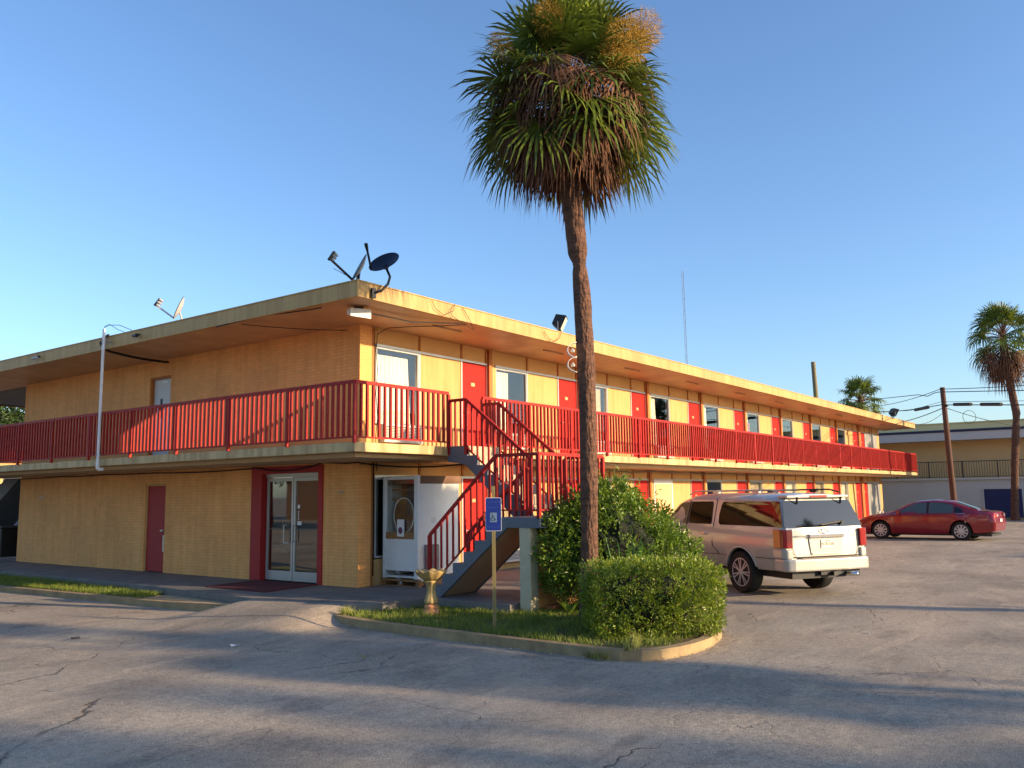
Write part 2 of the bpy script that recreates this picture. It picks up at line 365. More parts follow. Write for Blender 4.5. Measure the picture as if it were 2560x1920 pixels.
# left kerb, strip, lawn
lk = [(-2.32, .15), (-2.40, .5), (-2.68, 1.7), (-2.78, 3.2), (-2.86, 4.7), (-3.07, 8.4), (-3.2, 12), (-3.3, 22)]
lki = inset(lk, -.16)
ribbon('road_kerb', lk, lki, -.4, -.125, m_curb)
lwalk = [(-2.17, .42), (-1.92, 4.09), (-1.85, 7), (-1.8, 12), (-1.8, 22)]
b = MB(); b.prism([(-2.2, .45), (-2.5, 1.0), lki[2], (lki[3][0], 3.5), (-1.95, 3.62)], -.35, -.136); o = b.build('lower_pavement', mat('sandy_concrete', (176, 152, 116), .85, var=.15, vs_=3, bump=.3)); props(o, kind='structure')
b = MB(); b.prism([(-2.0, 3.5), (lki[3][0], 3.38), lki[4], lki[5], lki[6], lki[7], (-1.7, 22), (-1.75, 7)], -.36, -.128); o = b.build('verge_lawn', m_soil); props(o, kind='structure')
b = MB(); b.prism([(0.02, 22), (-1.8, 22), (-1.8, 12), (-1.85, 7), (-1.92, 4.09), (-2.17, .42), (-1.98, -1.2), (-1.62, -2.05), (-.5, -2.35), (-.52, -4.15), (1.95, -4.15), (1.95, -2.3), (44.5, -2.3), (44.5, 0.05), (.02, .05)], -.4, 0)
o = b.build('walkway', m_conc, bevel=.012); props(o, kind='structure')
# grass blades
def point_in(p, poly):
    x, y = p; c = False; n = len(poly)
    for i in range(n):
        x1, y1 = poly[i]; x2, y2 = poly[(i+1) % n]
        if (y1 > y) != (y2 > y) and x < (x2-x1)*(y-y1)/(y2-y1)+x1: c = not c
    return c
def grass(name, poly, n, zf, h=.06, m=m_grass, seed=1, dens=None):
    rd = random.Random(seed); b = MB(); xs = [p[0] for p in poly]; ys = [p[1] for p in poly]; k = 0
    while k < n:
        x = rd.uniform(min(xs), max(xs)); y = rd.uniform(min(ys), max(ys))
        if not point_in((x, y), poly): continue
        pr = .55+.6*noise.noise((x*1.6, y*1.6, seed))+(dens(x, y) if dens else 0)
        if rd.random() > pr: k += .25; continue
        k += 1; z = zf(x, y); hh = h*rd.uniform(.5, 1.5)*(1.2+.8*noise.noise((x*2.3, y*2.3, 5))); a = rd.uniform(0, 6.28); wd = rd.uniform(.004, .008)
        lx, ly = rd.gauss(0, .4)*hh, rd.gauss(0, .4)*hh
        b.add([(x-wd*math.cos(a), y-wd*math.sin(a), z), (x+wd*math.cos(a), y+wd*math.sin(a), z), (x+lx, y+ly, z+hh)], [(0, 1, 2)])
    o = fastbuild(b, name, m); return o
o = grass('lawn_grass', [(-1.9, -1.8), (-2.25, -2.2), (-2.42, -4.2), (-2.45, -6.9), (-1.9, -7.7), (-.7, -7.6), (.3, -6.8), (2.6, -3.2), (1.9, -4.2), (-.5, -4.2), (-.55, -2.4), (-1.2, -2.2)], 21000, lambda x, y: -.135, .055, seed=2)
props(o, 'short green grass of the planted island around the bird bath and palm trunk', 'grass', kind='stuff')
o = grass('verge_grass', [(-1.95, 3.55), (-2.6, 3.4), (-2.75, 6), (-3.0, 10), (-3.1, 16), (-1.8, 16), (-1.85, 7)], 20000, lambda x, y: -.13, .06, seed=3)
props(o, 'strip of short grass between the left walkway and the road kerb', 'grass', kind='stuff')
def tuft(b, x, y, z, n, h, rd, sp=.08):
    for _ in range(n):
        a = rd.uniform(0, 6.28); r = rd.uniform(0, sp); hh = h*rd.uniform(.5, 1.1); x0 = x+r*math.cos(a); y0 = y+r*math.sin(a); lx = rd.gauss(0, .3)*hh; ly = rd.gauss(0, .3)*hh; wd = .006
        b.add([(x0-wd, y0, z), (x0+wd, y0, z), (x0+lx, y0+ly, z+hh)], [(0, 1, 2)])
m_weed = leafmat('weed', (150, 150, 70), (100, 110, 46), .6, .3, 6.)
for (x, y, zz, n, h, lab) in [(-2.05, -1.95, -.14, 160, .16, 'weedy grass tuft at the near corner of the island beside the asphalt ramp'),
                              (-2.68, -7.1, -.235, 90, .13, 'dry weeds growing in the gutter against the island kerb'),
                              (-2.3, -7.35, -.12, 110, .19, 'yellowish weed clump on the kerb in front of the clipped hedge'),
                              (-4.0, -4.6, -.24, 40, .03, 'tiny weed patch growing from a crack in the asphalt')]:
    b = MB(); rd = random.Random(int(n)); 
    for _ in range(4): tuft(b, x+rd.gauss(0, .09), y+rd.gauss(0, .09), zz, n//4, h, rd)
    o = fastbuild(b, 'weed_tuft', m_weed); props(o, lab, 'weeds')

# ============================================================ MOTEL
ZS, ZSB, ZR, ZRB = 2.736, 2.567, 5.633, 5.35
motel = thing('motel_building', 'two storey yellow motel with red doors, red balcony railing and flat overhanging roof', 'building')
# roof
b = MB(); b.box(-1.64, 43.1, -1.66, -1.58, ZRB, ZR); b.box(-1.64, -1.56, -1.58, 22, ZRB, ZR); b.box(43.02, 43.1, -1.58, 22, ZRB, ZR); b.box(-1.56, 43.02, 21.92, 22, ZRB, ZR)
b.box(-1.655, 43.115, -1.675, -1.50, ZR, ZR+.022); b.box(-1.655, -1.48, -1.50, 22, ZR, ZR+.022)
o = b.build('roof_fascia', m_fascia, motel)
b = MB(); b.box(-1.56, 43.02, -1.58, 21.92, ZRB+.05, ZR-.03); b.build('roof', mat('roof_membrane', (150, 146, 138), .9), motel)
b = MB()
zi = 5.30
b.add([(-1.56, -1.58, ZRB+.02), (43.02, -1.58, ZRB+.02), (43.02, .1, zi), (.1, .1, zi), (-1.56, 21.9, ZRB+.02), (.1, 21.9, zi)], [(0, 1, 2, 3), (0, 3, 5, 4)])
for x in frange(1.2, 42, 4.075): b.box(x, x+.9, -.95, -.91, zi-.02+.03, zi+.05)
b.build('soffit', m_soffit, motel)
# balcony slab
b = MB(); b.prism([(-1.76, 22), (-1.76, -1.76), (42.3, -1.76), (42.3, 0.1), (.1, .1), (.1, 22)], ZSB, ZS); o = b.build('balcony_slab', m_slab, motel, bevel=.01)
b = MB(); b.prism([(-1.45, 22), (-1.45, -1.45), (42.0, -1.45), (42.0, .1), (.1, .1), (.1, 22)], 2.49, ZSB-.002)
b.build('balcony_underside', m_under, motel)
# brick end wall (x=0)
L = 14.69
b = MB()
def wallx(b, y0, y1, z0, z1, x0=0, x1=.22): b.box(x0, x1, y0, y1, z0, z1)
wallx(b, 0, 1.05, 0, 2.49); wallx(b, 1.05, 3.42, 2.46, 2.49); wallx(b, 3.42, 6.87, 0, 2.49); wallx(b, 6.87, 7.78, 2.17, 2.49); wallx(b, 7.78, L, 0, 2.49)
wallx(b, 0, 6.83, ZS, zi+.04); wallx(b, 6.83, 7.77, 4.89, zi+.04); wallx(b, 7.77, L, ZS, zi+.04)
b.box(.22, .335, 0, .2, 0, 2.49); b.box(.22, .335, 0, .2, ZS, zi+.04)
b.box(.22, 14, L-.2, L, 0, 2.49); b.box(.22, 14, L-.2, L, ZS, zi+.04)
b.build('brick_wall', m_brick, motel)
b = MB(); b.box(-.006, 0.003, 13.2, 13.45, 1.83, 1.93); b.build('vent', m_soffit, motel)
b = MB(); b.box(-.006, 0.003, .42, .62, 1.86, 1.91); b.build('vent', m_soffit, motel)
# facade
def unit(k, mir, z0, low):
    """one guest room bay; returns feature rectangles"""
    x0 = .0+4.075*k
    if not mir: f = dict(win=(x0+.45, x0+1.76), pan=(x0+1.80, x0+3.2), door=(x0+3.24, x0+4.16), fin=(x0+4.17, x0+4.31), strip=(x0+4.31, x0+4.525))
    else: f = dict(win=(x0+3.05, x0+4.1), pan=(x0+1.52, x0+3.01), door=(x0+.56, x0+1.48), fin=(x0+.235-.0, x0+.52), strip=(x0+4.14, x0+4.6))
    return f
curt_cover = {0: (0, .86), 1: (0, .52), 2: (0, .9), 3: (0, .40), 4: (0, .36), 5: (0, .3), 6: (0, .12), 7: (0, .3), 8: (0, .1), 9: (0, 1.)}
rdm = random.Random(5)
def curtain(parent, x0, x1, z0, z1, m, slant=0, amp=.022, pitch=.12, y=.13):
    b = MB(); n = max(6, int((x1-x0)/.018)); ph = rdm.uniform(0, 6)
    for i in range(n+1):
        t = i/n; x = x0+(x1-x0)*t; yy = y+amp*math.sin(2*math.pi*(x-x0)/pitch+ph)*(.7+.3*math.sin(x*9))
        xb = x+slant*t
        b.v += [(xb, yy+.01, z0), (x, yy, z1)]
    for i in range(n): b.f.append((2*i, 2*i+2, 2*i+3, 2*i+1)); b.m.append(0)
    return b.build('curtain', m, parent, smooth=True)
m_glass = glassmat('window_glass', (.95, .96, .95), .01)
m_dglass = glassmat('dim_window_glass', (.55, .58, .58), .04)
m_board = mat('salmon_board', (226, 168, 122), .7, var=.08)
m_bag = mat('dim_room_window', (50, 60, 60), .6)
for z0, low in ((ZS, False), (0., True)):
    top = 2.49 if low else zi+.03; hd = z0+2.17
    for k in range(10):
        wl = MB(); band = MB(); bat = MB(); mul = MB(); rail = mul
        mir = k == 9
        f = unit(k, mir, z0, low)
        wx0, wx1 = f['win']; px0, px1 = f['pan']; dx0, dx1 = f['door']
        if k == 8: f['strip'] = (f['strip'][0], f['strip'][0]+.0)
        # infill below window
        wl.box(wx0-.03, wx1+.03, .02, .16, z0, z0+.52)
        wl.box(px0, px1, .01, .15, z0, hd)
        if f['strip'][1] > f['strip'][0]: wl.box(f['strip'][0], f['strip'][1], -.01, .15, z0, hd if not mir else top)
        mul.box(wx1, px0, -.012, .12, z0+.0, hd); 
        if not mir: mul.box(px1, dx0, -.012, .12, z0, hd); mul.box(dx1, dx1+.012, -.012, .12, z0, hd)
        else: mul.box(dx0-.04, dx0, -.012, .12, z0, hd); mul.box(dx1, px0, -.012, .12, z0, hd)
        bat.box(f['fin'][0]+.014, f['fin'][1], -.075, .15, z0, top)
        if mir:
            for q in (.45, .95): bat.box(px0+q, px0+q+.035, -.012, .02, z0, hd)
        # header + band
        ex = (f['strip'][1] if not mir else f['strip'][0])
        bx0 = f['win'][0]-.03 if not mir else f['fin'][1]; bx1 = f['fin'][0]+.012 if not mir else f['win'][1]+.03
        rail.box(bx0, bx1, -.025, .12, hd, hd+.05)
        band.box(bx0, bx1, 0.0, .15, hd+.05, top)
        if not mir and k < 8: band.box(f['strip'][0], f['strip'][1]-.03+.03-.035, 0.0, .15, hd, top)
        for q in ((wx1-.01, px1-.01, dx1-.05) if not mir else (dx1, px0+1.0, wx0)): bat.box(q, q+.05, -.028, -.001, hd+.051, top)
        if k == 0:
            wl.box(.335, .45-.03, .03, .15, z0, top); bat.box(.337, .40, -.0, .03, z0, top)
        wl.build('wall_panel', m_yel, motel)
        band.cur = 1
        band.add(bat.v, bat.f); band.build('header_panel', [m_band, m_bat], motel)
        mul.build('mullion', m_alu, motel)
        # door
        d = MB(); d.box(dx0+.008, dx1-.008, .0+.03, .075, z0+.03, hd-.01)
        door = d.build('door', m_red, motel)
        d = MB(); d.box(dx0+.36, dx0+.50, .022, .0295, z0+1.62, z0+1.70); pl_ = d.build('number_plate', mat('brass_plate', (190, 160, 110), .4, .5, var=.05) if k == 0 and not low else bpy.data.materials['brass_plate'], door)
        d = MB(); d.tube([(dx0+.09, .03, z0+.98), (dx0+.09, -.03, z0+.98)], .022, 8); d.tube([(dx0+.09, -.015, z0+.98), (dx0+.2, -.03, z0+.98)], .011, 6)
        d.build('handle', m_alu, door)
        d = MB(); d.box(dx0, dx1, .02, .12, z0, z0+.03); d.build('threshold', m_alu, door)
        # window
        fr = MB(); zb = z0+.55; t_ = .035
        fr.box(wx0, wx0+t_, .0, .08, zb, hd-.002); fr.box(wx1-t_, wx1-.002, .0, .08, zb, hd-.002); fr.box(wx0+t_, wx1-t_, .0, .08, hd-.04, hd-.002); fr.box(wx0+t_, wx1-t_, .0, .08, zb, zb+.035)
        win = fr.build('window', m_alu, motel)
        if low and k == 3:
            q = MB(); q.box(wx0-.0, wx1, -.03, -.004, z0+.2, hd); q.build('board_frame', m_white, win)
            q = MB(); q.box(wx0+.06, wx1-.09, -.045, -.031, z0+.2, hd-.1); q.build('board', m_board, win)
        else:
            g_ = MB(); g_.box(wx0+t_, wx1-t_, .03, .036, zb+.035, hd-.04); g_.build('glass', m_glass if not (low and k in (0, 4)) else m_dglass, win)
            if k == 5 and not low: curtain(win, wx0+.05, wx0+.40, zb+.04, hd-.40, m_dred, y=.07)
            if not low:
                c0, c1 = curt_cover[k]
                if c1 > .05: curtain(win, wx0+.04+(wx1-wx0-.08)*c0, wx0+.04+(wx1-wx0-.08)*c1, zb+.04, hd-.07 if k else hd-.14, m_curt if k != 2 else m_curt2, slant=.10 if k in (0, 3, 4) else 0)
            elif k not in (0, 4):
                curtain(win, wx0+.04, wx1-.04, zb+.04, hd-.06, m_curt2 if k % 2 else m_curt, amp=.03, pitch=.22)
            if not low and k in (1, 3, 5): # red chair back seen through railing? small red cushion in the window
                pass
        # air conditioner
        if not (low and k in (0, 3)):
            a = MB(); ax0 = wx0+.14; ax1 = wx1-.0; az0 = z0+.17; az1 = z0+.54
            a.box(ax0, ax1, -.13, .02, az0, az0+.03); a.box(ax0, ax1, -.13, .02, az1-.035, az1); a.box(ax0, ax0+.03, -.13, .02, az0+.03, az1-.035); a.box(ax1-.03, ax1, -.13, .02, az0+.03, az1-.035)
            ac = a.build('air_conditioner', m_ac, motel)
            a = MB(); nL = 9
            for i in range(nL):
                zz = az0+.035+(az1-az0-.075)*i/nL; a.box(ax0+.031, ax1-.031, -.122, -.085, zz, zz+.017)
            a.build('louvres', m_ac, ac)
            a = MB(); a.box(ax0+.031, ax1-.031, -.08, .0, az0+.031, az1-.036); a.build('coil', m_dark, ac)
# end wall right and back, dark sheets painted in for the unlit rooms
b = MB(); b.box(41.3, 41.5, .16, 14, 0, 2.49); b.box(41.3, 41.5, .16, 14, ZS, zi+.04); b.build('end_wall', m_yel, motel)
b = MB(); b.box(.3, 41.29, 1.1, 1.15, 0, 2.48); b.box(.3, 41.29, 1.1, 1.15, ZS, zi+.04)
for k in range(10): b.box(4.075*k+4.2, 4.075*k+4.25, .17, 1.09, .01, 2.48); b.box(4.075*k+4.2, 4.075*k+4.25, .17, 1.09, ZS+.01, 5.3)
b.build('dark_room_backing', m_dark, motel)
# end wall doors
def frame_door(y0, y1, z0, h, md, nm, parent, inset_=.1):
    d = MB(); d.box(inset_, inset_+.05, y0+.06, y1-.01, z0+.01, z0+h-.01); dr = d.build('door', md, parent, label=nm)
    f = MB(); f.box(.03, .2, y0-.0+.001, y0+.05, z0, z0+h-.001); f.box(.03, .2, y1-.05, y1-.001, z0, z0+h-.001); f.box(.03, .2, y0+.05, y1-.05, z0+h-.05, z0+h-.001); f.build('door_frame', m_yel if z0 < 1 else m_bat, dr)
    return dr
dr = frame_door(6.87, 7.78, 0, 2.17, m_dred, 'dark red steel service door', motel, .05)
d = MB(); d.tube([(.05, 6.97, 1.02), (-.02, 6.97, 1.02)], .03, 10); d.lathe([(0.001, -.0), (.035, .0), (.035, .03), (.001, .03)], 10, (-.02, 6.97, 1.0)); d.build('handle', m_alu, dr)
d = MB(); d.box(.04, .049, 6.93, 7.0, .5, .9); d.build('push_plate', m_alu, dr)
dr = frame_door(6.83, 7.77, ZS, 2.15, m_wdoor, 'pale grey upper door with narrow glass slot', motel, .1)
d = MB(); d.box(.094, .0995, 7.33, 7.43, ZS+1.1, ZS+1.6); d.build('glass_slot', m_blk, dr)
d = MB(); d.tube([(.1, 6.95, ZS+1.0), (.04, 6.95, ZS+1.0)], .03, 8); d.box(.09, .099, 7.1, 7.35, ZS+2.0, ZS+2.04); d.build('handle', m_alu, dr)
# glazed entrance
e_ = thing('entrance_frame', None, None); e_.parent = motel; bpy.data.objects.remove(e_)
d = MB(); d.box(-.03, .3, 3.06, 3.42, 0, 2.459); d.box(-.03, .3, 1.05, 1.19, 0, 2.459); d.box(-.03, .3, 1.19, 3.06, 2.31, 2.459)
ent = d.build('entrance_surround', m_dred, motel)
def leaf_door(y0, y1):
    d = MB(); x0, x1 = .10, .15
    d.box(x0, x1, y0, y0+.055, .02, 2.22); d.box(x0, x1, y1-.055, y1, .02, 2.22); d.box(x0, x1, y0+.055, y1-.055, .02, .22); d.box(x0, x1, y0+.055, y1-.055, 2.14, 2.22)
    dd = d.build('glass_door', m_alu, motel); 
    d = MB(); d.box(.122, .128, y0+.055, y1-.055, .22, 2.14); d.build('glass', glassmat('entrance_glass', (.62, .62, .58), .10) if 'entrance_glass' not in bpy.data.materials else bpy.data.materials['entrance_glass'], dd)
    d = MB(); d.box(.155, .18, y0+.055, y1-.055, 1.1, 1.125); d.build('push_bar', m_white, dd)
    return dd
d1 = leaf_door(2.13, 3.03); d2 = leaf_door(1.21, 2.11)
d = MB(); d.box(.09, .16, 1.19, 3.06, 2.225, 2.31); d.build('transom', m_alu, motel)
d = MB(); d.tube([(.1, 2.2, .82), (.03, 2.2, .82), (.03, 2.34, .82), (.03, 2.34, 1.2), (.1, 2.34, 1.2)], .012, 6); d.build('handle', m_alu, d1)
d = MB(); d.tube([(.1, 2.06, .86), (.05, 2.05, .84), (.05, 2.05, 1.18), (.1, 2.05, 1.2)], .008, 6); d.build('handle', m_blk, d2)
text('lettering', 'PEPSI', .34, mat('cream_letter', (210, 204, 180), .6, var=0), d1, (.134, 2.42, .24+.72), Euler((R(90), R(-90), R(-90)), 'XYZ'), bold=.012)
for yy, zz, s_ in ((1.98, 1.56, .07), (1.98, 1.2, .06), (1.93, 1.18, .05)):
    pass
d = MB(); d.box(.115, .119, 1.93, 2.0, 1.55, 1.63); d.box(.115, .119, 1.87, 2.0, 1.2, 1.28)
for i in range(4): d.box(.115, .119, 1.95, 1.98, 1.32+.05*i, 1.35+.05*i)
d.build('sticker', m_white, d2)
b = MB(); b.box(2.4, 2.45, .3, 5, 0, 2.48); b.box(.3, 2.39, .25, .3, 0.01, 2.48); b.build('lobby_wall', mat('lobby_wall_paint', (120, 104, 84), .8), motel)

# railings -------------------------------------------------
def railing(p0, p1, parent, name='balcony_railing', post_step=1.7, z0=ZS, h=1.08, pitch=.142, first_post=True, last_post=True, zfun=None, off0=0.0):
    p0 = Vector((*p0, 0)); p1 = Vector((*p1, 0)); d = p1-p0; Ln = d.length; d.normalize()
    b = MB(); n = int(Ln/pitch)
    b.bar(p0+Vector((0, 0, z0+h-.03)), p1+Vector((0, 0, z0+h-.03)), .045, .06)
    b.bar(p0+Vector((0, 0, z0+.085)), p1+Vector((0, 0, z0+.085)), .03, .03)
    np_ = max(1, round(Ln/post_step)); st = Ln/np_
    for i in range(1, n):
        s_ = i*pitch*Ln/(n*pitch)
        if min(abs(s_-j*st) for j in range(np_+1)) < .05: continue
        p = p0+d*s_; q = .021
        b.box(p.x-q, p.x+q, p.y-q, p.y+q, z0+.10, z0+h-.06)
    r = b.build(name, m_rail, parent)
    for j in range(np_+1):
        if (j == 0 and not first_post) or (j == np_ and not last_post): continue
        p = p0+d*(st*j); c = MB(); q = .029; c.box(p.x-q, p.x+q, p.y-q, p.y+q, z0-.02, z0+h-.061); c.build('post', m_rail, r)
    return r
railing((-1.78, -1.78), (.69, -1.78), motel)
railing((1.76, -1.78), (42.1, -1.78), motel)
railing((-1.78, -1.78), (-1.78, 10.86), motel, first_post=False)
railing((-1.78, 10.86), (-1.78, 21.5), motel, first_post=False)
railing((42.1, -1.78), (42.1, 0), motel, first_post=False)

# doormat
b = MB(); b.prism([(-.06, 3.1), (-1.45, 2.95), (-1.5, .95), (-.05, 1.1)], .002, .016); o = b.build('doormat', m_mat); props(o, 'wide dark red mat on the walkway before the glass double doors', 'doormat')

# ============================================================ STAIRS
st = thing('outdoor_staircase', 'switchback outdoor staircase with red railings and grey concrete stringers at the balcony gap', 'staircase', (0.7, -3, 0))
def sb(name, mb, m, bevel=0, parent=None):
    # built in world coords, shifted to the thing's base
    mb.v = [(x-.7, y+3, z) for x, y, z in mb.v]; return mb.build(name, m, parent or st, bevel=bevel)
XL0, XL1, XU0, XU1 = -.35, .68, .69, 1.76; ZL = 1.41
# lower flight
def flight(name, x0, x1, y0, z0, run, rise, n, sg=-1):
    """y decreasing while rising (sg=-1) or descending"""
    body = MB(); tr = MB(); prof = []
    for i in range(n):
        ya = y0+sg*run*i; yb = y0+sg*run*(i+1); za = z0+rise*(i+1)
        body.box(x0+.06, x1-.08, ya-.03, ya, za-rise+.001, za-.031); body.box(x0+.06, x1-.08, yb, ya-.03, za-.10, za-.031)
        tr.box(x0+.05, x1-.05, min(ya, yb), max(ya, yb)+.02, za-.03, za)
    return body, tr
body, tr = flight('lower', XL0, XL1, -2.27, 0, .25, ZL/7, 6)
sb('flight', body, m_tread); sb('tread', tr, m_tread)
# stringers of the lower flight: stepped top, sloped soffit
def stringer(x0, x1):
    pts = [(-2.10, 0.0), (-2.27, 0.0)]
    for i in range(7): pts += [(-2.27-.25*i, ZL/7*(i+1)-.0), (-2.27-.25*(i+1), ZL/7*(i+1))] if i < 6 else [(-2.27-.25*i, ZL)]
    pts += [(-4.65, ZL), (-4.65, 1.24), (-3.98, 1.24), (-2.48, .0)]
    pts = [(-2.2, 0)]+pts[1:]
    b = MB(); b.prism_ax(pts, x0, x1, 'x'); return b
for a in ((XL0, XL0+.06), (XL1-.075, XL1-.01)): sb('stringer', stringer(*a), m_stair)
b = MB(); b.add([(XL0+.06, -2.48, 0.01), (XL1-.08, -2.48, .01), (XL1-.08, -3.98, 1.25), (XL0+.06, -3.98, 1.25), (XL0+.06, -2.40, 0.01), (XL1-.08, -2.40, .01), (XL1-.08, -3.9, 1.27), (XL0+.06, -3.9, 1.27)], [(0, 1, 2, 3), (4, 7, 6, 5), (0, 3, 7, 4), (1, 5, 6, 2)])
sb('flight_soffit', b, m_under)
b = MB(); b.box(XL0+.062, XU1, -4.60, -3.77, ZL-.16, ZL-.002); sb('landing', b, m_tread)
b = MB(); b.box(XL0+.062, XU1, -4.66, -4.602, 1.24, ZL+.003); b.box(XU1-.0, XU1+.05, -4.66, -3.6, 1.24, ZL+.003); sb('landing_beam', b, m_stair)
# upper flight (descends from y=-2.25 z 2.74 to landing)
body = MB(); tr = MB(); rs = (ZS-ZL)/7
for i in range(1, 7):
    ya = -2.25-.245*(i-1); yb = -2.25-.245*i; za = ZS-rs*i
    tr.box(XU0+.05, XU1-.05, yb, ya+.0, za-.03, za); body.box(XU0+.06, XU1-.06, yb, ya, za-.12, za-.031)
    body.box(XU0+.06, XU1-.06, ya-.02, ya-.0, za, za+rs-.031)
tr.box(XU0+.05, XU1-.05, -2.25, -1.765, ZS-.04, ZS-.001); body.box(XU0+.06, XU1-.06, -2.25, -1.765, ZS-.16, ZS-.041)
sb('flight', body, m_tread); sb('tread', tr, m_tread)
def stringer2(x0, x1):
    pts = [(-1.765, ZS), (-2.25, ZS)]
    for i in range(1, 7): pts += [(-2.25-.245*(i-1), ZS-rs*i), (-2.25-.245*i, ZS-rs*i)]
    pts += [(-3.76, ZL), (-3.76, 1.24), (-3.5, 1.24), (-2.2, 2.38), (-1.765, 2.44)]
    b = MB(); b.prism_ax(pts, x0, x1, 'x'); return b
for a in ((XU0, XU0+.055), (XU1-.055, XU1)): sb('stringer', stringer2(*a), m_stair)
b = MB(); b.box(-.33, -.12, -4.44, -4.22, -.14, 1.239); sb('pier', b, mat('cream_brick', (196, 184, 150), .8, var=.1, vs_=6, bump=.4))
b = MB(); b.box(1.5, 1.72, -4.44, -4.22, -.14, 1.239); sb('pier', b, m_tread)
b = MB(); b.box(-.119, 1.499, -4.40, -4.26, -.14, 1.238); sb('under_landing_wall', b, m_brick)
# stair railings
def srail(pts, name='railing', x=None, bottom=.12, hh=1.08, pitch=.135, postw=.03, skip=False):
    """pts: (x,y,z_floor) polyline, rail at z+hh"""
    b = MB(); P = [Vector(p) for p in pts]
    for a, c in zip(P, P[1:]):
        b.bar(a+Vector((0, 0, hh-.03)), c+Vector((0, 0, hh-.03)), .045, .055); b.bar(a+Vector((0, 0, bottom)), c+Vector((0, 0, bottom)), .028, .028)
        Ln = math.hypot(c.x-a.x, c.y-a.y); n = max(1, int(Ln/pitch))
        for i in range(1, n):
            p = a.lerp(c, i/n); q = .015; b.box(p.x-q, p.x+q, p.y-q, p.y+q, p.z+bottom, p.z+hh-.05)
    for p in (P[1:] if skip else P):
        q = postw; b.box(p.x-q, p.x+q, p.y-q, p.y+q, p.z-.02, p.z+hh-.03)
    return sb(name, b, m_rail)
xo = XL0+.03
srail([(xo, -2.20, .03), (xo, -3.73, ZL), (xo, -4.62, ZL)])
srail([(XL1-.03, -2.3, .1), (XL1-.03, -3.7, 1.3)], hh=1.0)
srail([(xo, -4.62, ZL), (1.76, -4.62, ZL), (1.76, -3.8, ZL)], hh=1.082, skip=True)
srail([(XU0+.02, -1.80, ZS-.15), (XU0+.02, -2.22, ZS-.15), (XU0+.02, -3.72, ZL-.02)])
srail([(XU1-.02, -1.80, ZS-.15), (XU1-.02, -2.22, ZS-.15), (XU1-.02, -3.72, ZL-.02)])
# salvaged block & red drum below
b = MB(); b.box(.05, .42, -4.62, -4.45, -.14, -.06); o = b.build('paving_block', mat('terracotta_block', (190, 110, 70), .8, var=.2, bump=.4)); props(o, 'orange concrete block lying in the grass beside the stair pier', 'block')
b = MB(); b.lathe([(.001, 0), (.16, 0), (.16, .8), (.15, .82), (.001, .82)], 20); o = b.build('metal_drum', mat('rusty_drum', (176, 92, 84), .7, c2=(120, 150, 140), vs_=4), angle=40, smooth=True); o.location = (1.0, -1.05, 0); props(o, 'rusty pink and green metal drum under the stairs', 'drum')
# ============================================================ SMALL THINGS
# display cabinet on pallet
c = thing('display_cabinet', 'tall white framed glass display cabinet on a wooden pallet beside the corner window', 'cabinet', (.66, -.04, .0))
# local: front faces -x, spans y from 0 to -.96, depth x 0..1.25
b = MB(); b.box(-.02, .06, -.07, 0, .15, 2.18); b.box(-.02, .06, -.97, -.87, .15, 2.2); b.box(-.0, .06, -.87, -.07, 2.12, 2.18); b.box(.0, .06, -.87, -.07, .3, .93)
b.build('door_frame', m_white, c, bevel=.006)
b = MB(); b.box(0, .05, -.87, -.07, .93, 1.06); b.build('wooden_rail', mat('worn_plywood', (150, 108, 66), .7, var=.25, vs_=6, vec=(1, 1, 6)), c)
ply = bpy.data.materials['worn_plywood']
b = MB(); b.box(.03, .035, -.87, -.07, 1.06, 2.12); b.build('glass', m_glass, c)
b = MB(); b.box(.06, 1.25, -.965, -.94, .0+.02, 2.03); b.box(.06, 1.25, -.03, -.005, .16, 2.03); b.box(1.22, 1.25, -.94, -.03, .16, 2.03); b.box(.06, 1.22, -.94, -.03, .16, .2); side = b.build('side_panel', m_white, c)
b = MB(); b.box(.06, 1.32, -.972, .0, 2.031, 2.19); b.build('top_panel', mat('brown_hardboard', (118, 84, 60), .7, var=.15), c)
b = MB(); b.box(.5, .52, -.93, -.04, .25, 2.03); b.box(.2, .5, -.93, -.04, 1.72, 1.75); b.box(.2, .5, -.93, -.04, 1.9, 1.93); b.build('shelf', ply, c)
b = MB(); n = 40
for rr, m_ in ((.28, 0),):
    b.tube([(.12, -.46+rr*math.cos(6.2832*i/n)*1.0, 1.4+rr*1.25*math.sin(6.2832*i/n)) for i in range(n+1)], .013, 8)
b.build('round_mirror_rim', m_white, c)
b = MB(); b.add([(.125, -.46+.275*math.cos(6.2832*i/n), 1.4+.345*math.sin(6.2832*i/n)) for i in range(n)], [tuple(range(n))]); b.build('round_mirror', mat('mirror_painted_reflection', (140, 104, 66), .3, .25, c2=(60, 42, 30), vs_=4), c)  # brown reflection with dark blotches painted into the mirror colour
b = MB(); b.box(-.012, -.006+.02, -.58, -.40, .98, 1.32); nt_ = b.build('paper_notice', m_white, c)
b = MB(); b.add([(-.014, -.49+.06*math.cos(6.28*i/20), 1.1+.07*math.sin(6.28*i/20)) for i in range(20)], [tuple(range(20))]); b.build('printed_ring', mat('purple_print', (110, 60, 90), .7, var=0), nt_)
b = MB(); b.box(.38, .52, -.9685, -.9655, 1.24, 1.36)
for i in range(4): pass
b.build('warning_label', mat('pale_label', (206, 204, 200), .6, var=.1, vs_=60), c)
p_ = thing('wooden_pallet', 'low wooden pallet carrying the white display cabinet', 'pallet', (.66, -.04, 0))
b = MB(); 
for y in (-.98, -.5, -.06): b.box(.0, 1.3, y-.0, y+.08, .02, .1)
b.build('bearer', ply, p_)
b = MB()
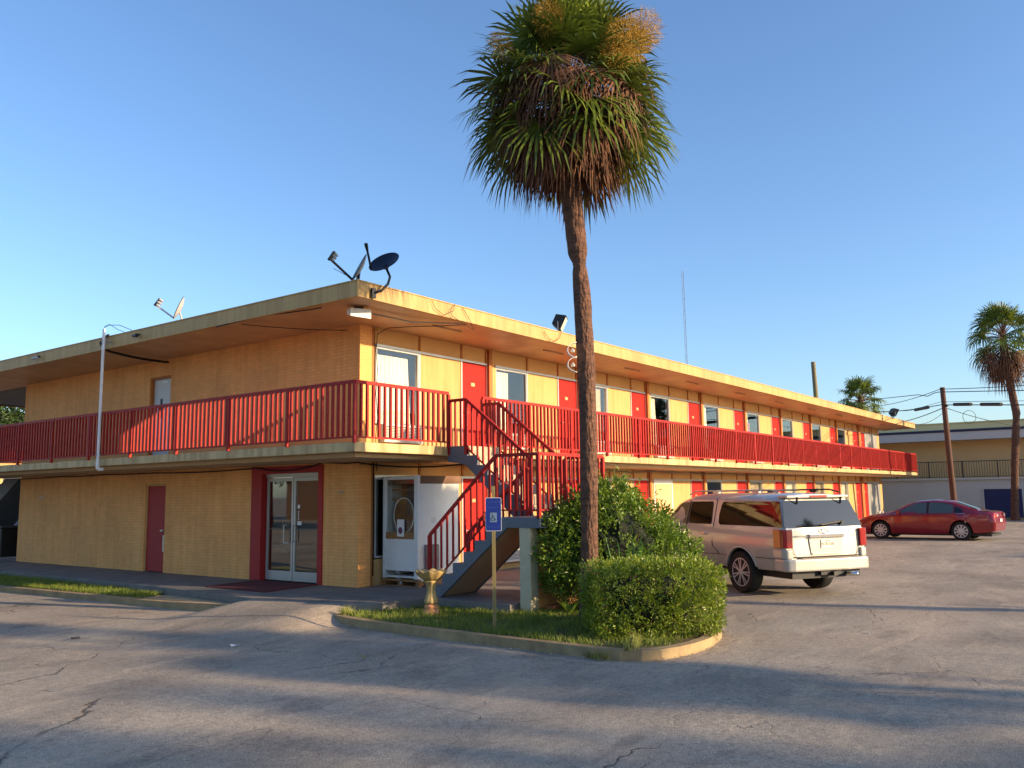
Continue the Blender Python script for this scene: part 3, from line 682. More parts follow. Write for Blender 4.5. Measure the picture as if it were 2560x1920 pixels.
for x in (-.03, .3, .62, .95, 1.2): b.box(x, x+.1, -1.0, .03, .1, .135); b.box(x, x+.1, -1.0, .03, .0, .02)
b.build('deck_board', ply, p_)
# crumpled plastic film hanging from the pallet
b = MB(); rd = random.Random(4); k = 9
for j in range(k):
    for i in range(4): b.v.append((.58-.02*j/k+rd.uniform(-.02, .02), -.62+.05*i-.01*j+rd.uniform(-.02, .02)-.0, .3-.3*j/k+.0+rd.uniform(-.01, .01)*(j < k-1)+.004))
for j in range(k-1):
    for i in range(3): b.f.append((j*4+i, j*4+i+1, j*4+i+5, j*4+i+4)); b.m.append(0)
o = b.build('plastic_film', glassmat('clear_film', (.85, .87, .9), .15, .25)); props(o, 'crumpled clear plastic film hanging in front of the pallet', 'plastic film')

# bird bath
bb = thing('bird_bath', 'yellowed concrete pedestal bird bath with a scalloped shell basin on the grass', 'bird bath', (-1.30, -3.12, -.135))
m_bb = mat('old_cast_stone', (196, 170, 112), .8, c2=(150, 124, 74), vs_=7, bump=.3)
sc = lambda a, z: 1+(.05*math.cos(10*a) if z > .55 else 0)
b = MB(); b.lathe([(.06, .53), (.11, .545), (.18, .59), (.235, .645), (.262, .69), (.268, .70), (.25, .703), (.2, .655), (.1, .60), (.001, .59)], 80, wob=lambda a, z: 1+.045*math.cos(10*a)*(1 if z > .6 else .5))
b.v = [(x, y, z+(.014*math.cos(10*math.atan2(y, x)) if z > .66 else 0)) for x, y, z in b.v]
b.build('basin', m_bb, bb, smooth=True)
b = MB(); b.lathe([(.10, .17), (.112, .20), (.108, .23), (.085, .29), (.068, .36), (.068, .43), (.085, .49), (.12, .52), (.125, .54), (.07, .545)], 32, wob=lambda a, z: 1+.05*math.cos(8*a))
b.build('pedestal', m_bb, bb, smooth=True)
b = MB(); b.lathe([(.001, -.02), (.135, -.02), (.145, .03), (.135, .07), (.105, .09), (.115, .11), (.118, .135), (.1, .15), (.09, .169), (.001, .17)], 32)
b.build('base', mat('orange_stone', (206, 140, 92), .8, var=.2, bump=.3), bb, smooth=True)  # base coloured more orange than basin and pedestal

# handicap sign
sg = thing('parking_sign', 'blue accessible parking sign on a thin perforated metal post', 'sign', (-1.9, -4.9, -.14), R(-53.4))
# local: x right in image, y away from the camera
b = MB(); b.box(-.026, .026, .004, .03, 0, 2.06); 
post = b.build('post', mat('olive_post', (150, 132, 84), .5, .4, var=.15), sg)
b = MB()
for i in range(70): b.box(-.005, .005, .0025, .0039, .06+.028*i, .069+.028*i)
b.build('post_holes', m_blk, post)
def rrect(w_, h_, r, n=5):
    pts = []
    for cx, cy, a0 in ((w_/2-r, h_/2-r, 0), (-w_/2+r, h_/2-r, 90), (-w_/2+r, -h_/2+r, 180), (w_/2-r, -h_/2+r, 270)):
        for i in range(n+1): a = R(a0+90*i/n); pts.append((cx+r*math.cos(a), cy+r*math.sin(a)))
    return pts
W_, H_ = .235, .49; zc = 1.645
b = MB(); b.prism_ax([(x, z+zc) for x, z in rrect(W_, H_, .02)], -.003, .002, 'y'); pan = b.build('sign_panel', m_white, sg)
m_blue = mat('sign_blue', (8, 36, 118), .45, var=.05); m_sgt = mat('faded_lettering', (50, 84, 150), .5, var=0)
b = MB(); b.prism_ax([(x, z+zc) for x, z in rrect(W_-.01, H_-.01, .018)], -.0045, -.0031, 'y'); b.build('blue_face', m_blue, pan)
for s_, z, t_ in ((.038, zc+.18, 'THIS SPACE FOR'), (.042, zc+.10, 'DISABLED'), (.034, zc-.185, 'PERMIT NO 1007')):
    o = text('lettering', t_, s_*.72, m_sgt, pan, (0, -.0056, z), (R(90), 0, 0), ext=.0006)
b = MB(); b.box(-.05, .05, -.006, -.0046, zc-.115, zc+.025); ic = b.build('symbol_panel', mat('symbol_grey', (96, 118, 142), .5, var=.1), pan)
b = MB(); y_ = -.0068
def arc(b, cx, cz, r, a0, a1, wd, n=16):
    b.tube([(cx+r*math.cos(R(a0+(a1-a0)*i/n)), y_, cz+r*math.sin(R(a0+(a1-a0)*i/n))) for i in range(n+1)], wd/2, 5)
arc(b, -.004, zc-.068, .028, 120, 370, .008); b.tube([(-.012, y_, zc-.01), (-.010, y_, zc-.055), (.016, y_, zc-.055), (.026, y_, zc-.085), (.036, y_, zc-.082)], .0045, 5)
b.tube([(-.012, y_, zc-.032), (.012, y_, zc-.032)], .004, 5); arc(b, -.013, zc+.004, .005, 0, 360, .006)
b.build('wheelchair_symbol', mat('symbol_dark', (20, 40, 60), .5, var=0), ic)

# satellite dishes
def dish(name, label, c0, n, mj, a, bb_, m_face, arm, m_arm, lnb='bar', sub=(), foot=None, group=None):
    c0 = Vector(c0); n = Vector(n).normalized(); mj = Vector(mj); mj = (mj-n*mj.dot(n)).normalized(); mn = n.cross(mj)
    t = thing(name, label, 'satellite dish', foot[0], group=group); F = Vector(foot[0])
    b = MB(); K = 40; rings = 7; vs = [c0-n*.06]
    for i in range(1, rings+1):
        f = i/rings
        for j in range(K):
            an = 2*math.pi*j/K; vs.append(c0+mj*a*f*math.cos(an)+mn*bb_*f*math.sin(an)-n*.06*(1-f*f))
    fs = [(0, 1+j, 1+(j+1) % K) for j in range(K)]+[(1+(i-1)*K+j, 1+i*K+j, 1+i*K+(j+1) % K, 1+(i-1)*K+(j+1) % K) for i in range(1, rings) for j in range(K)]
    m0 = len(vs); vs2 = [v-n*.008 for v in vs]
    fs2 = [tuple(q+m0 for q in f[::-1]) for f in fs]; rim = [(1+(rings-1)*K+j, 1+(rings-1)*K+(j+1) % K, m0+1+(rings-1)*K+(j+1) % K, m0+1+(rings-1)*K+j) for j in range(K)]
    b.add([v-F for v in vs+vs2], fs+fs2+rim); rf = b.build('reflector', m_face, t, smooth=True, angle=50)
    b = MB(); b.tube([c0+mj*a*math.cos(2*math.pi*j/K)+mn*bb_*math.sin(2*math.pi*j/K)-F for j in range(K+1)], .008, 6); b.build('rim', m_navyd, rf)
    a0 = c0-mj*a*.98-n*.01; a1 = Vector(arm)
    b = MB(); b.bar(a0-F, a1-F, .03, .035); ar = b.build('feed_arm', m_arm, t)
    ad = (a1-a0).normalized(); b = MB()
    if lnb == 'bar':
        u = ad.orthogonal().normalized(); 
        u = Vector((0, 0, 1)); u = (u-ad*u.dot(ad)).normalized()
        b.bar(a1-u*.03-F, a1+u*.17-F, .06, .045); lb = b.build('receiver_mount', m_blk, ar)
        b = MB()
        for q, sz in ((.02, .03), (.085, .036), (.15, .034)):
            p = a1+u*q-F; b.tube([p, p-ad*.05+u*.0, p-ad*.10], [sz, sz*.9, sz*.55], 12)
        b.build('receiver', m_greyd, ar, smooth=False)
    else:
        b.tube([a1-ad*.2-F, a1-ad*.08-F, a1-F, a1+ad*.03-F], [.012, .026, .034, .03], 12); b.build('receiver', m_blk, ar)
    b = MB()
    for pts, r_ in sub: b.tube([Vector(p)-F for p in pts], r_, 10)
    b.build('mast', m_arm, t, smooth=True)
    b = MB(); bx = Vector(foot[1]); b.box(-.05, .05, -.02+bx.y, .015+bx.y, -.09+bx.z, .09+bx.z) if foot[2] else b.lathe([(.001, -.0), (.07, 0), (.07, .015), (.001, .015)], 12)
    b.build('foot_plate', m_blk, t)
    return t
d1_ = dish('satellite_dish', 'dark navy oval satellite dish on a curved arm bolted to the roof corner fascia', (-1.08, -1.76, 6.08), (-.66, -.22, .62), (.78, -.455, .66), .30, .25, m_navyd, (-1.52, -1.75, 6.30), m_blk, 'cone',
     [(((-1.28, -1.70, 5.46), (-1.14, -1.76, 5.52), (-1.03, -1.82, 5.66), (-.99, -1.83, 5.80), (-1.04, -1.79, 5.95)), .024), (((-1.04, -1.79, 5.95), (-1.06, -1.77, 6.02)), .045)], ((-1.28, -1.685, 5.46), (0, -.015, 0), True))
text('dish_lettering', 'dish', .13, mat('dish_logo', (90, 100, 130), .5, var=0), bpy.data.objects['satellite_dish'], (0, 0, 0), (0, 0, 0)) if False else None
d2_ = dish('satellite_dish', 'grey faced satellite dish seen edge on behind the navy dish, with triple silver receiver', (-1.22, -1.25, 6.03), (-.72, .45, .42), (.26, -.18, .92), .28, .24, m_greyd, (-1.80, -1.10, 6.10), m_blk, 'bar',
     [(((-1.2, -1.22, 5.64), (-1.2, -1.22, 5.80), (-1.2, -1.25, 5.98)), .02), (((-1.42, -1.38, 5.64), (-1.3, -1.3, 5.86)), .012)], ((-1.2, -1.22, 5.61+.045), (0, 0, 0), False))
d3_ = dish('satellite_dish', 'small pale satellite dish standing on the roof edge between the corner and the white pipe', (-1.32, 4.47, 6.06), (-.75, .50, .38), (.22, -.36, .66), .27, .23, m_greyd, (-1.62, 4.92, 6.14), m_greyd, 'bar',
     [(((-1.25, 4.45, 5.64), (-1.25, 4.45, 5.80), (-1.3, 4.47, 5.98)), .02), (((-1.1, 4.6, 5.66), (-1.27, 4.46, 5.86)), .014)], ((-1.25, 4.45, 5.61+.045), (0, 0, 0), False))

# flood lights
def flood(name, label, loc, rz, tilt, s=1.):
    t = thing(name, label, 'flood light', loc, rz, group=None, scale=s)
    b = MB(); b.tube([(0, 0, 0), (0, 0, .12)], .02, 8); b.bar((-.22, 0, .13), (.22, 0, .13), .03, .02); b.bar((-.22, 0, .13), (-.22, 0, .3), .03, .02); b.bar((.22, 0, .13), (.22, 0, .3), .03, .02); b.build('bracket', m_grey, t)
    mt_ = Matrix.Translation((0, 0, .32)) @ Matrix.Rotation(R(tilt), 4, 'X')
    b = MB(); b.add([mt_ @ Vector(p) for p in [(-.21, -.12, -.17), (.21, -.12, -.17), (.21, -.12, .17), (-.21, -.12, .17), (-.17, .1, -.10), (.17, .1, -.10), (.17, .1, .12), (-.17, .1, .12)]], [(0, 1, 5, 4), (1, 2, 6, 5), (2, 3, 7, 6), (3, 0, 4, 7), (4, 5, 6, 7), (3, 2, 1, 0)]); h_ = b.build('housing', m_blk if s > .95 else m_grey, t)
    b = MB(); b.add([mt_ @ Vector(p) for p in [(-.18, -.126, -.14), (.18, -.126, -.14), (.18, -.126, .14), (-.18, -.126, .14)]], [(0, 1, 2, 3)]); b.build('lens', mat('frosted_lens', (214, 206, 180), .3, var=.05) if 'frosted_lens' not in bpy.data.materials else bpy.data.materials['frosted_lens'], h_)
    return t
flood('flood_light', 'large dark flood light on the roof edge partly hidden by the palm trunk', (5.35, -1.35, 5.62), R(28), 25, 1.15)
flood('flood_light', 'grey flood light tilted on the far end of the motel roof', (38.6, -1.5, 5.62), R(35), 30, 1.3)
# lamps on palm trunk
for z, lab in ((4.05, 'upper of two curved white lamp shields fixed to the palm trunk'), (3.82, 'lower of two curved white lamp shields fixed to the palm trunk')):
    t = thing('trunk_lamp', lab, 'lamp', (-.66, -5.60, z), R(-50)); b = MB(); N_ = 14; pts = []
    for i in range(N_+1):
        a = R(-80+160*i/N_); pts.append((-.02-.10*math.cos(a)+.055*abs(math.sin(a))**3*1.2, math.sin(a)*.13))
    for px, pz in pts: b.v += [(px, -.05, pz), (px, .05, pz)]
    for i in range(N_): b.f.append((2*i, 2*i+1, 2*i+3, 2*i+2)); b.m.append(0)
    o = b.build('shield', m_white, t, smooth=True); sm = o.modifiers.new('s', 'SOLIDIFY'); sm.thickness = .008
    b = MB(); b.lathe([(.001, -.03), (.03, -.03), (.035, 0), (.001, .04)], 12, (-.03, 0, 0)); b.build('bulb_socket', m_greyd, t)
# white lamp box under corner soffit
t = thing('soffit_lamp', 'white wedge shaped lamp box hanging under the roof corner', 'lamp', (-1.0, -1.02, 5.31), R(-25)); b = MB()
b.add([(-.2, -.13, -.02), (.2, -.13, -.02), (.2, -.13, -.20), (-.2, -.13, -.17), (-.2, .1, -.02), (.2, .1, -.02), (.2, .1, -.10), (-.2, .1, -.10)], [(0, 1, 2, 3), (0, 4, 5, 1), (1, 5, 6, 2), (2, 6, 7, 3), (3, 7, 4, 0), (4, 7, 6, 5)]); b.build('housing', m_white, t)
b = MB(); b.box(-.08, .08, -.04, .05, -.021, .03); b.build('mount', m_blk, t)
# security cameras
for (y, lab, m_) in ((5.51, 'dark security camera on the left roof fascia right of the white pipe', m_blk), (10.28, 'pale security camera near the far left end of the roof fascia', m_greyd)):
    t = thing('security_camera', lab, 'camera', (-1.65, y, 5.52)); b = MB(); b.box(-.08, 0, -.03, .03, -.02, .02); b.tube([(-.08, 0, 0), (-.1, -.02, -.04)], .012, 8); b.build('bracket', m_blk, t)
    b = MB(); s_ = -1 if m_ == m_blk else 1; b.tube([(-.1, -.07*s_, -.03), (-.12, .12*s_, -.06)], .035, 10); b.build('camera_body', m_, t, angle=40)
# white conduit pipe
t = thing('conduit_pipe', 'tall white plastic pipe rising from the balcony slab past the roof fascia', 'pipe', (-1.86, 6.66, 2.5))
b = MB(); b.tube([(0, 0, .08), (0, 0, 3.27)], .034, 12, True); b.build('pipe', m_white, t, smooth=True, angle=40)
b = MB(); b.tube([(0, 0, .14), (0, 0, .02), (.03, 0, -.01), (.12, 0, -.01)], .042, 12); b.tube([(0, 0, 2.78), (0, 0, 2.86)], .042, 12); b.build('elbow', m_white, t, smooth=True, angle=40)
b = MB(); b.box(-.05, .08, -.012, .012, .3, .33); b.box(-.05, .2, -.012, .012, 2.95, 2.99); b.build('strap', m_grey, t)

# cables
def sag(a, c, s, n=10):
    a = Vector(a); c = Vector(c); return [a.lerp(c, i/n)-Vector((0, 0, s*4*(i/n)*(1-i/n))) for i in range(n+1)]
def cable(pts, r, label, m=m_blkp, name='cable', group=None, n=6):
    b = MB(); b.tube(pts, r, n); o = b.build(name, m, smooth=True); props(o, label, 'cable', group); return o
cable([(-1.7, 6.75, 5.66), (-1.72, 6.9, 5.62), (-1.75, 7.0, 5.5), (-1.7, 7.02, 5.38), (-1.5, 7.0, 5.31)]+sag((-1.4, 7.0, 5.30), (-.03, 6.93, 5.22), .03, 6), .03, 'thick black cable bundle looping over the fascia towards the grey upper door')
cable([(-1.86, 6.66, 5.8), (-1.84, 6.5, 5.84), (-1.75, 6.2, 5.82), (-1.6, 5.9, 5.68)], .007, 'thin cable looping from the top of the white pipe to the roof')
cable([(-1.86, 6.66, 5.82), (-1.8, 6.55, 5.88), (-1.7, 6.35, 5.74), (-1.6, 6.2, 5.67)], .006, 'second thin cable curling from the white pipe top to the roof')
cable([(.44, -.06, 2.3), (.44, -.03, 2.74), (.43, -.03, 3.0), (.46, -.05, 3.4), (.43, -.03, 3.9), (.45, -.05, 4.4), (.43, -.03, 4.8), (.44, -.05, 5.15), (.55, -.25, 5.27), (.9, -.7, 5.3), (1.3, -1.1, 5.32), (1.6, -1.5, 5.34)], .009, 'black cable down the upper floor corner beside the first window')
cable(sag((-1.5, 1.9, 5.32), (.44, -.05, 5.24), .05), .008, 'thin wire hanging under the left soffit towards the corner')
cable([(-1.62, 2.6, 5.33), (-1.6, 1.2, 5.37), (-1.5, -.1, 5.33), (-1.55, -.6, 5.3)], .012, 'black wire clipped along the lower edge of the left fascia')
cable([(-.7, -1.0, 5.28), (.4, -1.05, 5.27), (1.4, -1.5, 5.33)], .016, 'straight grey conduit crossing the corner soffit', m_grey)
cable([(.3, -1.69, 5.62), (.4, -1.71, 5.45), (.65, -1.71, 5.36), (.95, -1.7, 5.5), (1.0, -1.69, 5.64), (.85, -1.7, 5.5), (.9, -1.71, 5.38), (1.2, -1.72, 5.3), (1.6, -1.70, 5.2), (1.45, -1.7, 5.42), (1.25, -1.69, 5.62)], .006, 'tangled thin wires draped on the sunlit fascia near the corner')
cable([(4.2, -1.69, 5.55), (4.35, -1.72, 5.4), (4.6, -1.72, 5.36), (4.85, -1.7, 5.48), (4.9, -1.69, 5.62)], .009, 'brown cable loop hanging on the fascia below the large flood light', m_bat)
cable([(-.04, 14.6, 2.44)]+[(-.04-.0, 14.6-1.2*i, 2.46-.02*(i % 2)) for i in range(1, 6)]+sag((-.06, 7.3, 2.44), (-.06, 3.4, 2.44), .03, 5)+sag((-.06, 3.3, 2.46), (-.06, 1.0, 2.5), .12, 5)+[(-.06, .3, 2.46), (-.05, -.05, 2.47)], .014, 'black cable sagging along the top of the ground floor brick wall')
cable(sag((-.1, -.1, 2.46), (1.9, -1.6, 2.48), .10), .016, 'black cable sagging under the balcony slab towards the stairs')
cable([(.39, -.02, 2.47), (.39, -.03, 1.2), (.39, -.02, .2)], .012, 'black cable running down beside the ground floor corner window')
cable([(3.0+1.5*i, -.28-.05*(i % 2), 2.46-.05*(i % 2)-.012*(i % 3)) for i in range(18)], .014, 'long pale cable snaking under the balcony slab of the right facade', m_conc)
cable([(3.0+1.5*i+.5, -.45+.06*(i % 2), 2.45-.03*(i % 3)) for i in range(18)], .011, 'thinner pale cable running beside the long one under the balcony slab', m_conc)
cable([(-1.80, -1.2, 5.9), (-1.60, -1.4, 5.75), (-1.5, -1.5, 5.66)], .005, 'thin wire dropping from the silver receiver to the roof corner')

# litter
for (x, y, s_, lab) in ((-2.62, 2.3, .1, 'white scrap of paper by the kerb near the left road edge'), (-4.57, -2.43, .07, 'small white scrap lying on the asphalt before the ramp'), (.9, -9.4, .03, 'tiny white speck of litter on the sunlit parking lot')):
    b = MB(); b.add([(-s_, -s_*.4, .006), (s_, -s_*.6, .03), (s_*.9, s_*.6, .01), (-s_*.7, s_*.5, .035)], [(0, 1, 2), (0, 2, 3)]); o = b.build('paper_scrap', m_white); o.location = (x, y, gz(x, y)+.004); props(o, lab, 'litter')
b = MB(); b.tube([(.06*math.cos(6.283*i/24), .06*math.sin(6.283*i/24), 0) for i in range(25)], .006, 6); o = b.build('rubber_ring', m_blk); o.location = (-5.45, .2, -.225); props(o, 'small black rubber ring lying on the shaded asphalt', 'ring')
# under-balcony dark corner at the far left
t = thing('trash_bin', 'black wheeled bin standing in the dark passage at the far left', 'bin', (.3, 16.1, 0))
b = MB(); b.box(-.3, .3, -.3, .3, .08, .95); b.build('bin_body', m_blk, t, bevel=.03)
b = MB(); b.box(-.32, .32, -.34, .32, .955, 1.02); b.build('lid', mat('bin_lid', (60, 64, 76), .5), t, bevel=.02)
b = MB(); b.add([(0.2, 18.4, 2.3), (0.2, 18.2, 2.49), (0.2, 14.9, .0+2.49), (.2, 16.4, 1.9), (.2, 18.4, .6)], [(0, 1, 2, 3, 4)])
b = MB(); b.prism_ax([(19.6, 0), (19.9, 0), (16.0, 2.48), (15.0, 2.48)], .1, 1.2, 'x'); o = b.build('rear_stair_flight', m_stair); props(o, 'dark underside of a rear stair flight in the passage at the far left', 'staircase')
b = MB(); b.box(3.4, 3.6, 14.8, 30, 0, 2.48); o = b.build('rear_wall', m_stair); props(o, 'grey green wall at the back of the dark left passage', 'wall')
# rear wing seen through railing at far left
t = thing('rear_wing', 'sunlit rear motel wing with a red parapet seen through the far left railing', 'building', (8, 44, 0))
b = MB(); b.box(-14, 10, 0, 6, -.2, 4.2); b.build('wall', m_yel, t)
b = MB(); b.box(-14.2, 10.2, -.4, -.1, 4.2, 4.9); b.build('parapet', m_red, t)
b = MB()
for i in range(8): b.box(-13+2.8*i, -12+2.8*i, -.03, .0-.002, 0, 3.6)
b.build('window', m_bag, t)

# loose debris on the asphalt and along the kerb
rd = random.Random(12); b = MB()
for i in range(900):
    if i % 3: 
        j = rd.randint(0, len(isl)-2); f = rd.random(); x = isl[j][0]*(1-f)+isl[j+1][0]*f; y = isl[j][1]*(1-f)+isl[j+1][1]*f; d = abs(rd.gauss(0, .12))+.02
        x -= d if y > -7.3 else 0; y -= d if y <= -7.3 else 0
        if x > 1: continue
    else: x = rd.uniform(-9, 6); y = rd.uniform(-11.5, 4)
    if point_in((x, y), isl) or (x > -2.4 and y > -2.3): continue
    z = gz(x, y)+mound(x, y)+.018; s_ = rd.uniform(.006, .018)*(1.6 if i % 3 else 1); a = rd.uniform(0, 6.28)
    b.add([(x+s_*math.cos(a+q)*rd.uniform(.5, 1.2), y+s_*math.sin(a+q)*rd.uniform(.3, 1), z+rd.uniform(-.004, .008)) for q in (0, 2.1, 4.2)], [(0, 1, 2)])
o = fastbuild(b, 'debris', mat('dry_debris', (120, 84, 50), .9, c2=(200, 190, 170), vs_=3)); props(o, 'dry leaf bits and grit scattered along the island kerb and asphalt', 'debris', kind='stuff')
cable([(-2.44, -7.42, -.26), (-2.42, -7.40, -.15), (-2.38, -7.44, .02)], .012, 'short dark stick standing against the island kerb', m_twig, 'stick')
bpy.data.objects['stick']['category'] = 'stick'
# ============================================================ PLANTS
def fan(b, hub, d, nrm, L, ns, droop, spread=125, wd=.028, rd=random, stiff=.5):
    d = Vector(d).normalized(); nrm = Vector(nrm); nrm = (nrm-d*nrm.dot(d)).normalized(); s = d.cross(nrm); hub = Vector(hub)
    for i in range(ns):
        a = R(-spread+2*spread*i/(ns-1)+rd.uniform(-2, 2)); ll = L*(.62+.38*math.cos(a*.62))*rd.uniform(.88, 1.08)
        e = (d*math.cos(a)+s*math.sin(a)+nrm*.18*abs(math.sin(a))).normalized(); wv = e.cross(nrm).normalized()*wd
        dr = droop*rd.uniform(.6, 1.4)
        p1 = hub+e*ll*.38-Vector((0, 0, dr*ll*.06)); p2 = hub+e*ll*.72-Vector((0, 0, dr*ll*.26)); p3 = hub+e*ll*(1-.12*dr)-Vector((0, 0, dr*ll*.62))
        nn = nrm*wd*.5
        b.add([hub-wv*.15, hub+wv*.15, p1-wv+nn*0, p1+wv, p2-wv*.75, p2+wv*.75, p3], [(0, 1, 3, 2), (2, 3, 5, 4), (4, 5, 6)])
def palm(name, label, cat, x, y, z0, H, cr, trunk_pts, nlive, ndead, nseg, seeds, seed=1, ball=False, sw=1.):
    rd = random.Random(seed); t = thing(name, label, 'palm tree', (x, y, z0))
    b = MB(); P = []; RR = []
    for i in range(len(trunk_pts)-1):
        (h0, r0, ox0, oy0), (h1, r1, ox1, oy1) = trunk_pts[i], trunk_pts[i+1]; n = max(2, int((h1-h0)/.12))
        for j in range(n):
            f = j/n; P.append((ox0+(ox1-ox0)*f, oy0+(oy1-oy0)*f, h0+(h1-h0)*f)); RR.append((r0+(r1-r0)*f)*(1+rd.uniform(-.02, .02)))
    P.append((trunk_pts[-1][2], trunk_pts[-1][3], trunk_pts[-1][0])); RR.append(trunk_pts[-1][1])
    b.tube(P, RR, 20); b.v = [(vx+.012*noise.noise((vx*9, vy*9, vz*5)), vy+.012*noise.noise((vx*9+7, vy*9, vz*5)), vz) for vx, vy, vz in b.v]
    b.build('trunk', m_palmb, t, smooth=True)
    tx, ty, tz = trunk_pts[-1][2], trunk_pts[-1][3], H
    live = MB(); dead = MB(); pet = MB()
    for i in range(nlive):
        az = i*2.39996+rd.uniform(-.2, .2); f = (i+.5)/nlive; el = R(80-(112 if ball else 106)*f+rd.uniform(-8, 8)); pl = cr*(.50+.10*rd.random())
        d = Vector((math.cos(az)*math.cos(el), math.sin(az)*math.cos(el), math.sin(el)))
        base = Vector((tx, ty, tz-.25+.35*(1-f))); hub = base+d*pl-Vector((0, 0, .08*f))
        pet.tube([base, base+d*pl*.5+Vector((0, 0, .05)), hub], [.018*sw, .013*sw, .01*sw], 5, False)
        d2 = (d-Vector((0, 0, .35*f))).normalized(); nn = Vector((0, 0, 1)) if el < R(65) else Vector((math.cos(az), math.sin(az), 0))
        q = Vector((rd.gauss(0, .35), rd.gauss(0, .35), rd.gauss(0, .2)))
        fan(live, hub, d2, nn+q, cr*(.47 if ball else .52)*rd.uniform(.85, 1.1), nseg, (.22+.55*f if ball else .45+.9*f), rd=rd, wd=(.025 if ball else .021)*sw)
    for i in range(ndead):
        az = i*2.39996+rd.uniform(-.3, .3); f = i/ndead; el = R((-10 if ball else -22)-(56 if ball else 50)*f+rd.uniform(-10, 8)); pl = cr*((.52 if ball else .46)+.12*rd.random())*(1-.12*f)
        d = Vector((math.cos(az)*math.cos(el), math.sin(az)*math.cos(el), math.sin(el)))
        base = Vector((tx, ty, tz-.35-.5*f+(.72 if ball else 0))); hub = base+d*pl
        pet.tube([base, hub], [.016*sw, .01*sw], 5, False)
        fan(dead, hub, (d+Vector((0, 0, -1.35 if ball else -1.5))).normalized(), Vector((math.cos(az), math.sin(az), .2)), cr*(.40 if ball else .5)*rd.uniform(.75, 1.15), max(8, nseg*2//3), (.8 if ball else 1.2), spread=75, rd=rd, wd=.017*sw)
    fastbuild(pet, 'leaf_stalks', m_palmd, t); fastbuild(live, 'green_fronds', m_palmg, t); fastbuild(dead, 'dead_fronds', m_palmd, t)
    if seeds:
        s = MB()
        for (cx, cy, cz, r, n) in seeds:
            for _ in range(n):
                u = Vector((rd.gauss(0, 1), rd.gauss(0, 1), rd.gauss(0, 1))).normalized()*r*rd.random()**.45; p = Vector((cx+u.x, cy+u.y, cz+u.z*1.1))
                e = (u+Vector((rd.gauss(0, .5), rd.gauss(0, .5), rd.gauss(0, .5)))*r*.7).normalized()*rd.uniform(.04, .11); wv = Vector((rd.gauss(0, 1), rd.gauss(0, 1), rd.gauss(0, 1))).normalized()*.0035
                s.add([p-wv, p+wv, p+e+wv*.4, p+e-wv*.4], [(0, 1, 2, 3)])
            s.tube([(tx, ty, tz), ((tx+cx)/2, (ty+cy)/2, (tz+cz)/2+.15), (cx, cy, cz)], .014, 5, False)
        fastbuild(s, 'seed_stalks', m_seed, t)
    return t
# main palm; trunk heights relative to z0=-.15
palm('palm_tree', 'tall cabbage palm with shaggy brown skirt in the front island', 'palm tree', -.50, -5.66, -.15, 8.55, 1.95,
     [(0, .175, 0, 0), (.35, .15, .01, 0), (1.2, .132, .05, .0), (2.2, .137, .07, -.01), (3.5, .135, .06, -.02), (4.1, .142, .04, -.02), (5.15, .138, .0, .0), (5.5, .128, -.01, .02), (5.6, .108, -.01, .03), (5.66, .112, -.015, .03), (5.82, .158, -.03, .04), (6.3, .165, -.06, .07), (6.9, .175, -.10, .11), (7.9, .17, -.10, .12), (8.7, .10, -.1, .12)],
     98, 112, 26, [(-.30, -1.12, 8.95, .36, 3200), (-.05, -1.30, 9.2, .28, 1800), (-1.1, -.18, 9.3, .25, 1900), (-.5, -1.05, 8.65, .26, 1300), (-1.45, .5, 8.95, .18, 700)], seed=11, ball=True)
palm('palm_tree', 'palm tree with hanging brown skirt at the right edge beyond the red sedan', 'palm tree', 42.6, -6.5, -.2, 10.3, 2.15,
     [(0, .27, 0, 0), (.6, .20, 0, 0), (3, .18, -.25, -.2), (5.2, .195, -.5, -.45), (5.6, .155, -.55, -.5), (6.0, .20, -.6, -.55), (7.8, .19, -.95, -.4), (9.8, .18, -1.2, -.3), (10.6, .12, -1.25, -.3)], 38, 32, 22, None, seed=5, sw=1.7)
palm('palm_tree', 'distant palm crown rising behind the far end of the motel roof', 'palm tree', 53.5, 4.0, -.2, 8.5, 2.0,
     [(0, .3, 0, 0), (7, .25, 0, 0), (8.8, .18, 0, 0)], 34, 30, 20, None, seed=9, sw=2)

def leafcloud(b, n, sampler, size, rd, flat=.3, outward=.6):
    for _ in range(n):
        p, nr = sampler(rd); nr = Vector(nr)
        d = (nr*outward+Vector((rd.gauss(0, 1), rd.gauss(0, 1), rd.gauss(0, 1)+.25))).normalized()
        s = d.cross(Vector((rd.gauss(0, 1), rd.gauss(0, 1), rd.gauss(0, 1)))).normalized(); L_ = size*rd.uniform(.6, 1.3); W_ = L_*.42
        p = Vector(p); u = d.cross(s)*L_*.12
        b.add([p, p+d*L_*.5+s*W_*.5+u, p+d*L_, p+d*L_*.5-s*W_*.5+u], [(0, 1, 2), (0, 2, 3)])
def blob_sampler(c, r, pw=2., bump=.16, fr=1.6, shell=.55, zmin=None):
    c = Vector(c)
    def f(rd):
        while True:
            u = Vector((rd.gauss(0, 1), rd.gauss(0, 1), rd.gauss(0, 1))).normalized()
            k = (abs(u.x)**pw+abs(u.y)**pw+abs(u.z)**pw)**(-1/pw)
            nz = 1+bump*noise.noise(u*fr+c)+bump*.6*noise.noise(u*fr*3.1+c)
            q = k*nz*(1-(1-shell)*rd.random()**1.7)
            p = Vector((c.x+u.x*r[0]*q, c.y+u.y*r[1]*q, c.z+u.z*r[2]*q))
            if zmin is not None and p.z < zmin: continue
            return p, Vector((u.x/r[0], u.y/r[1], u.z/r[2])).normalized()
    return f
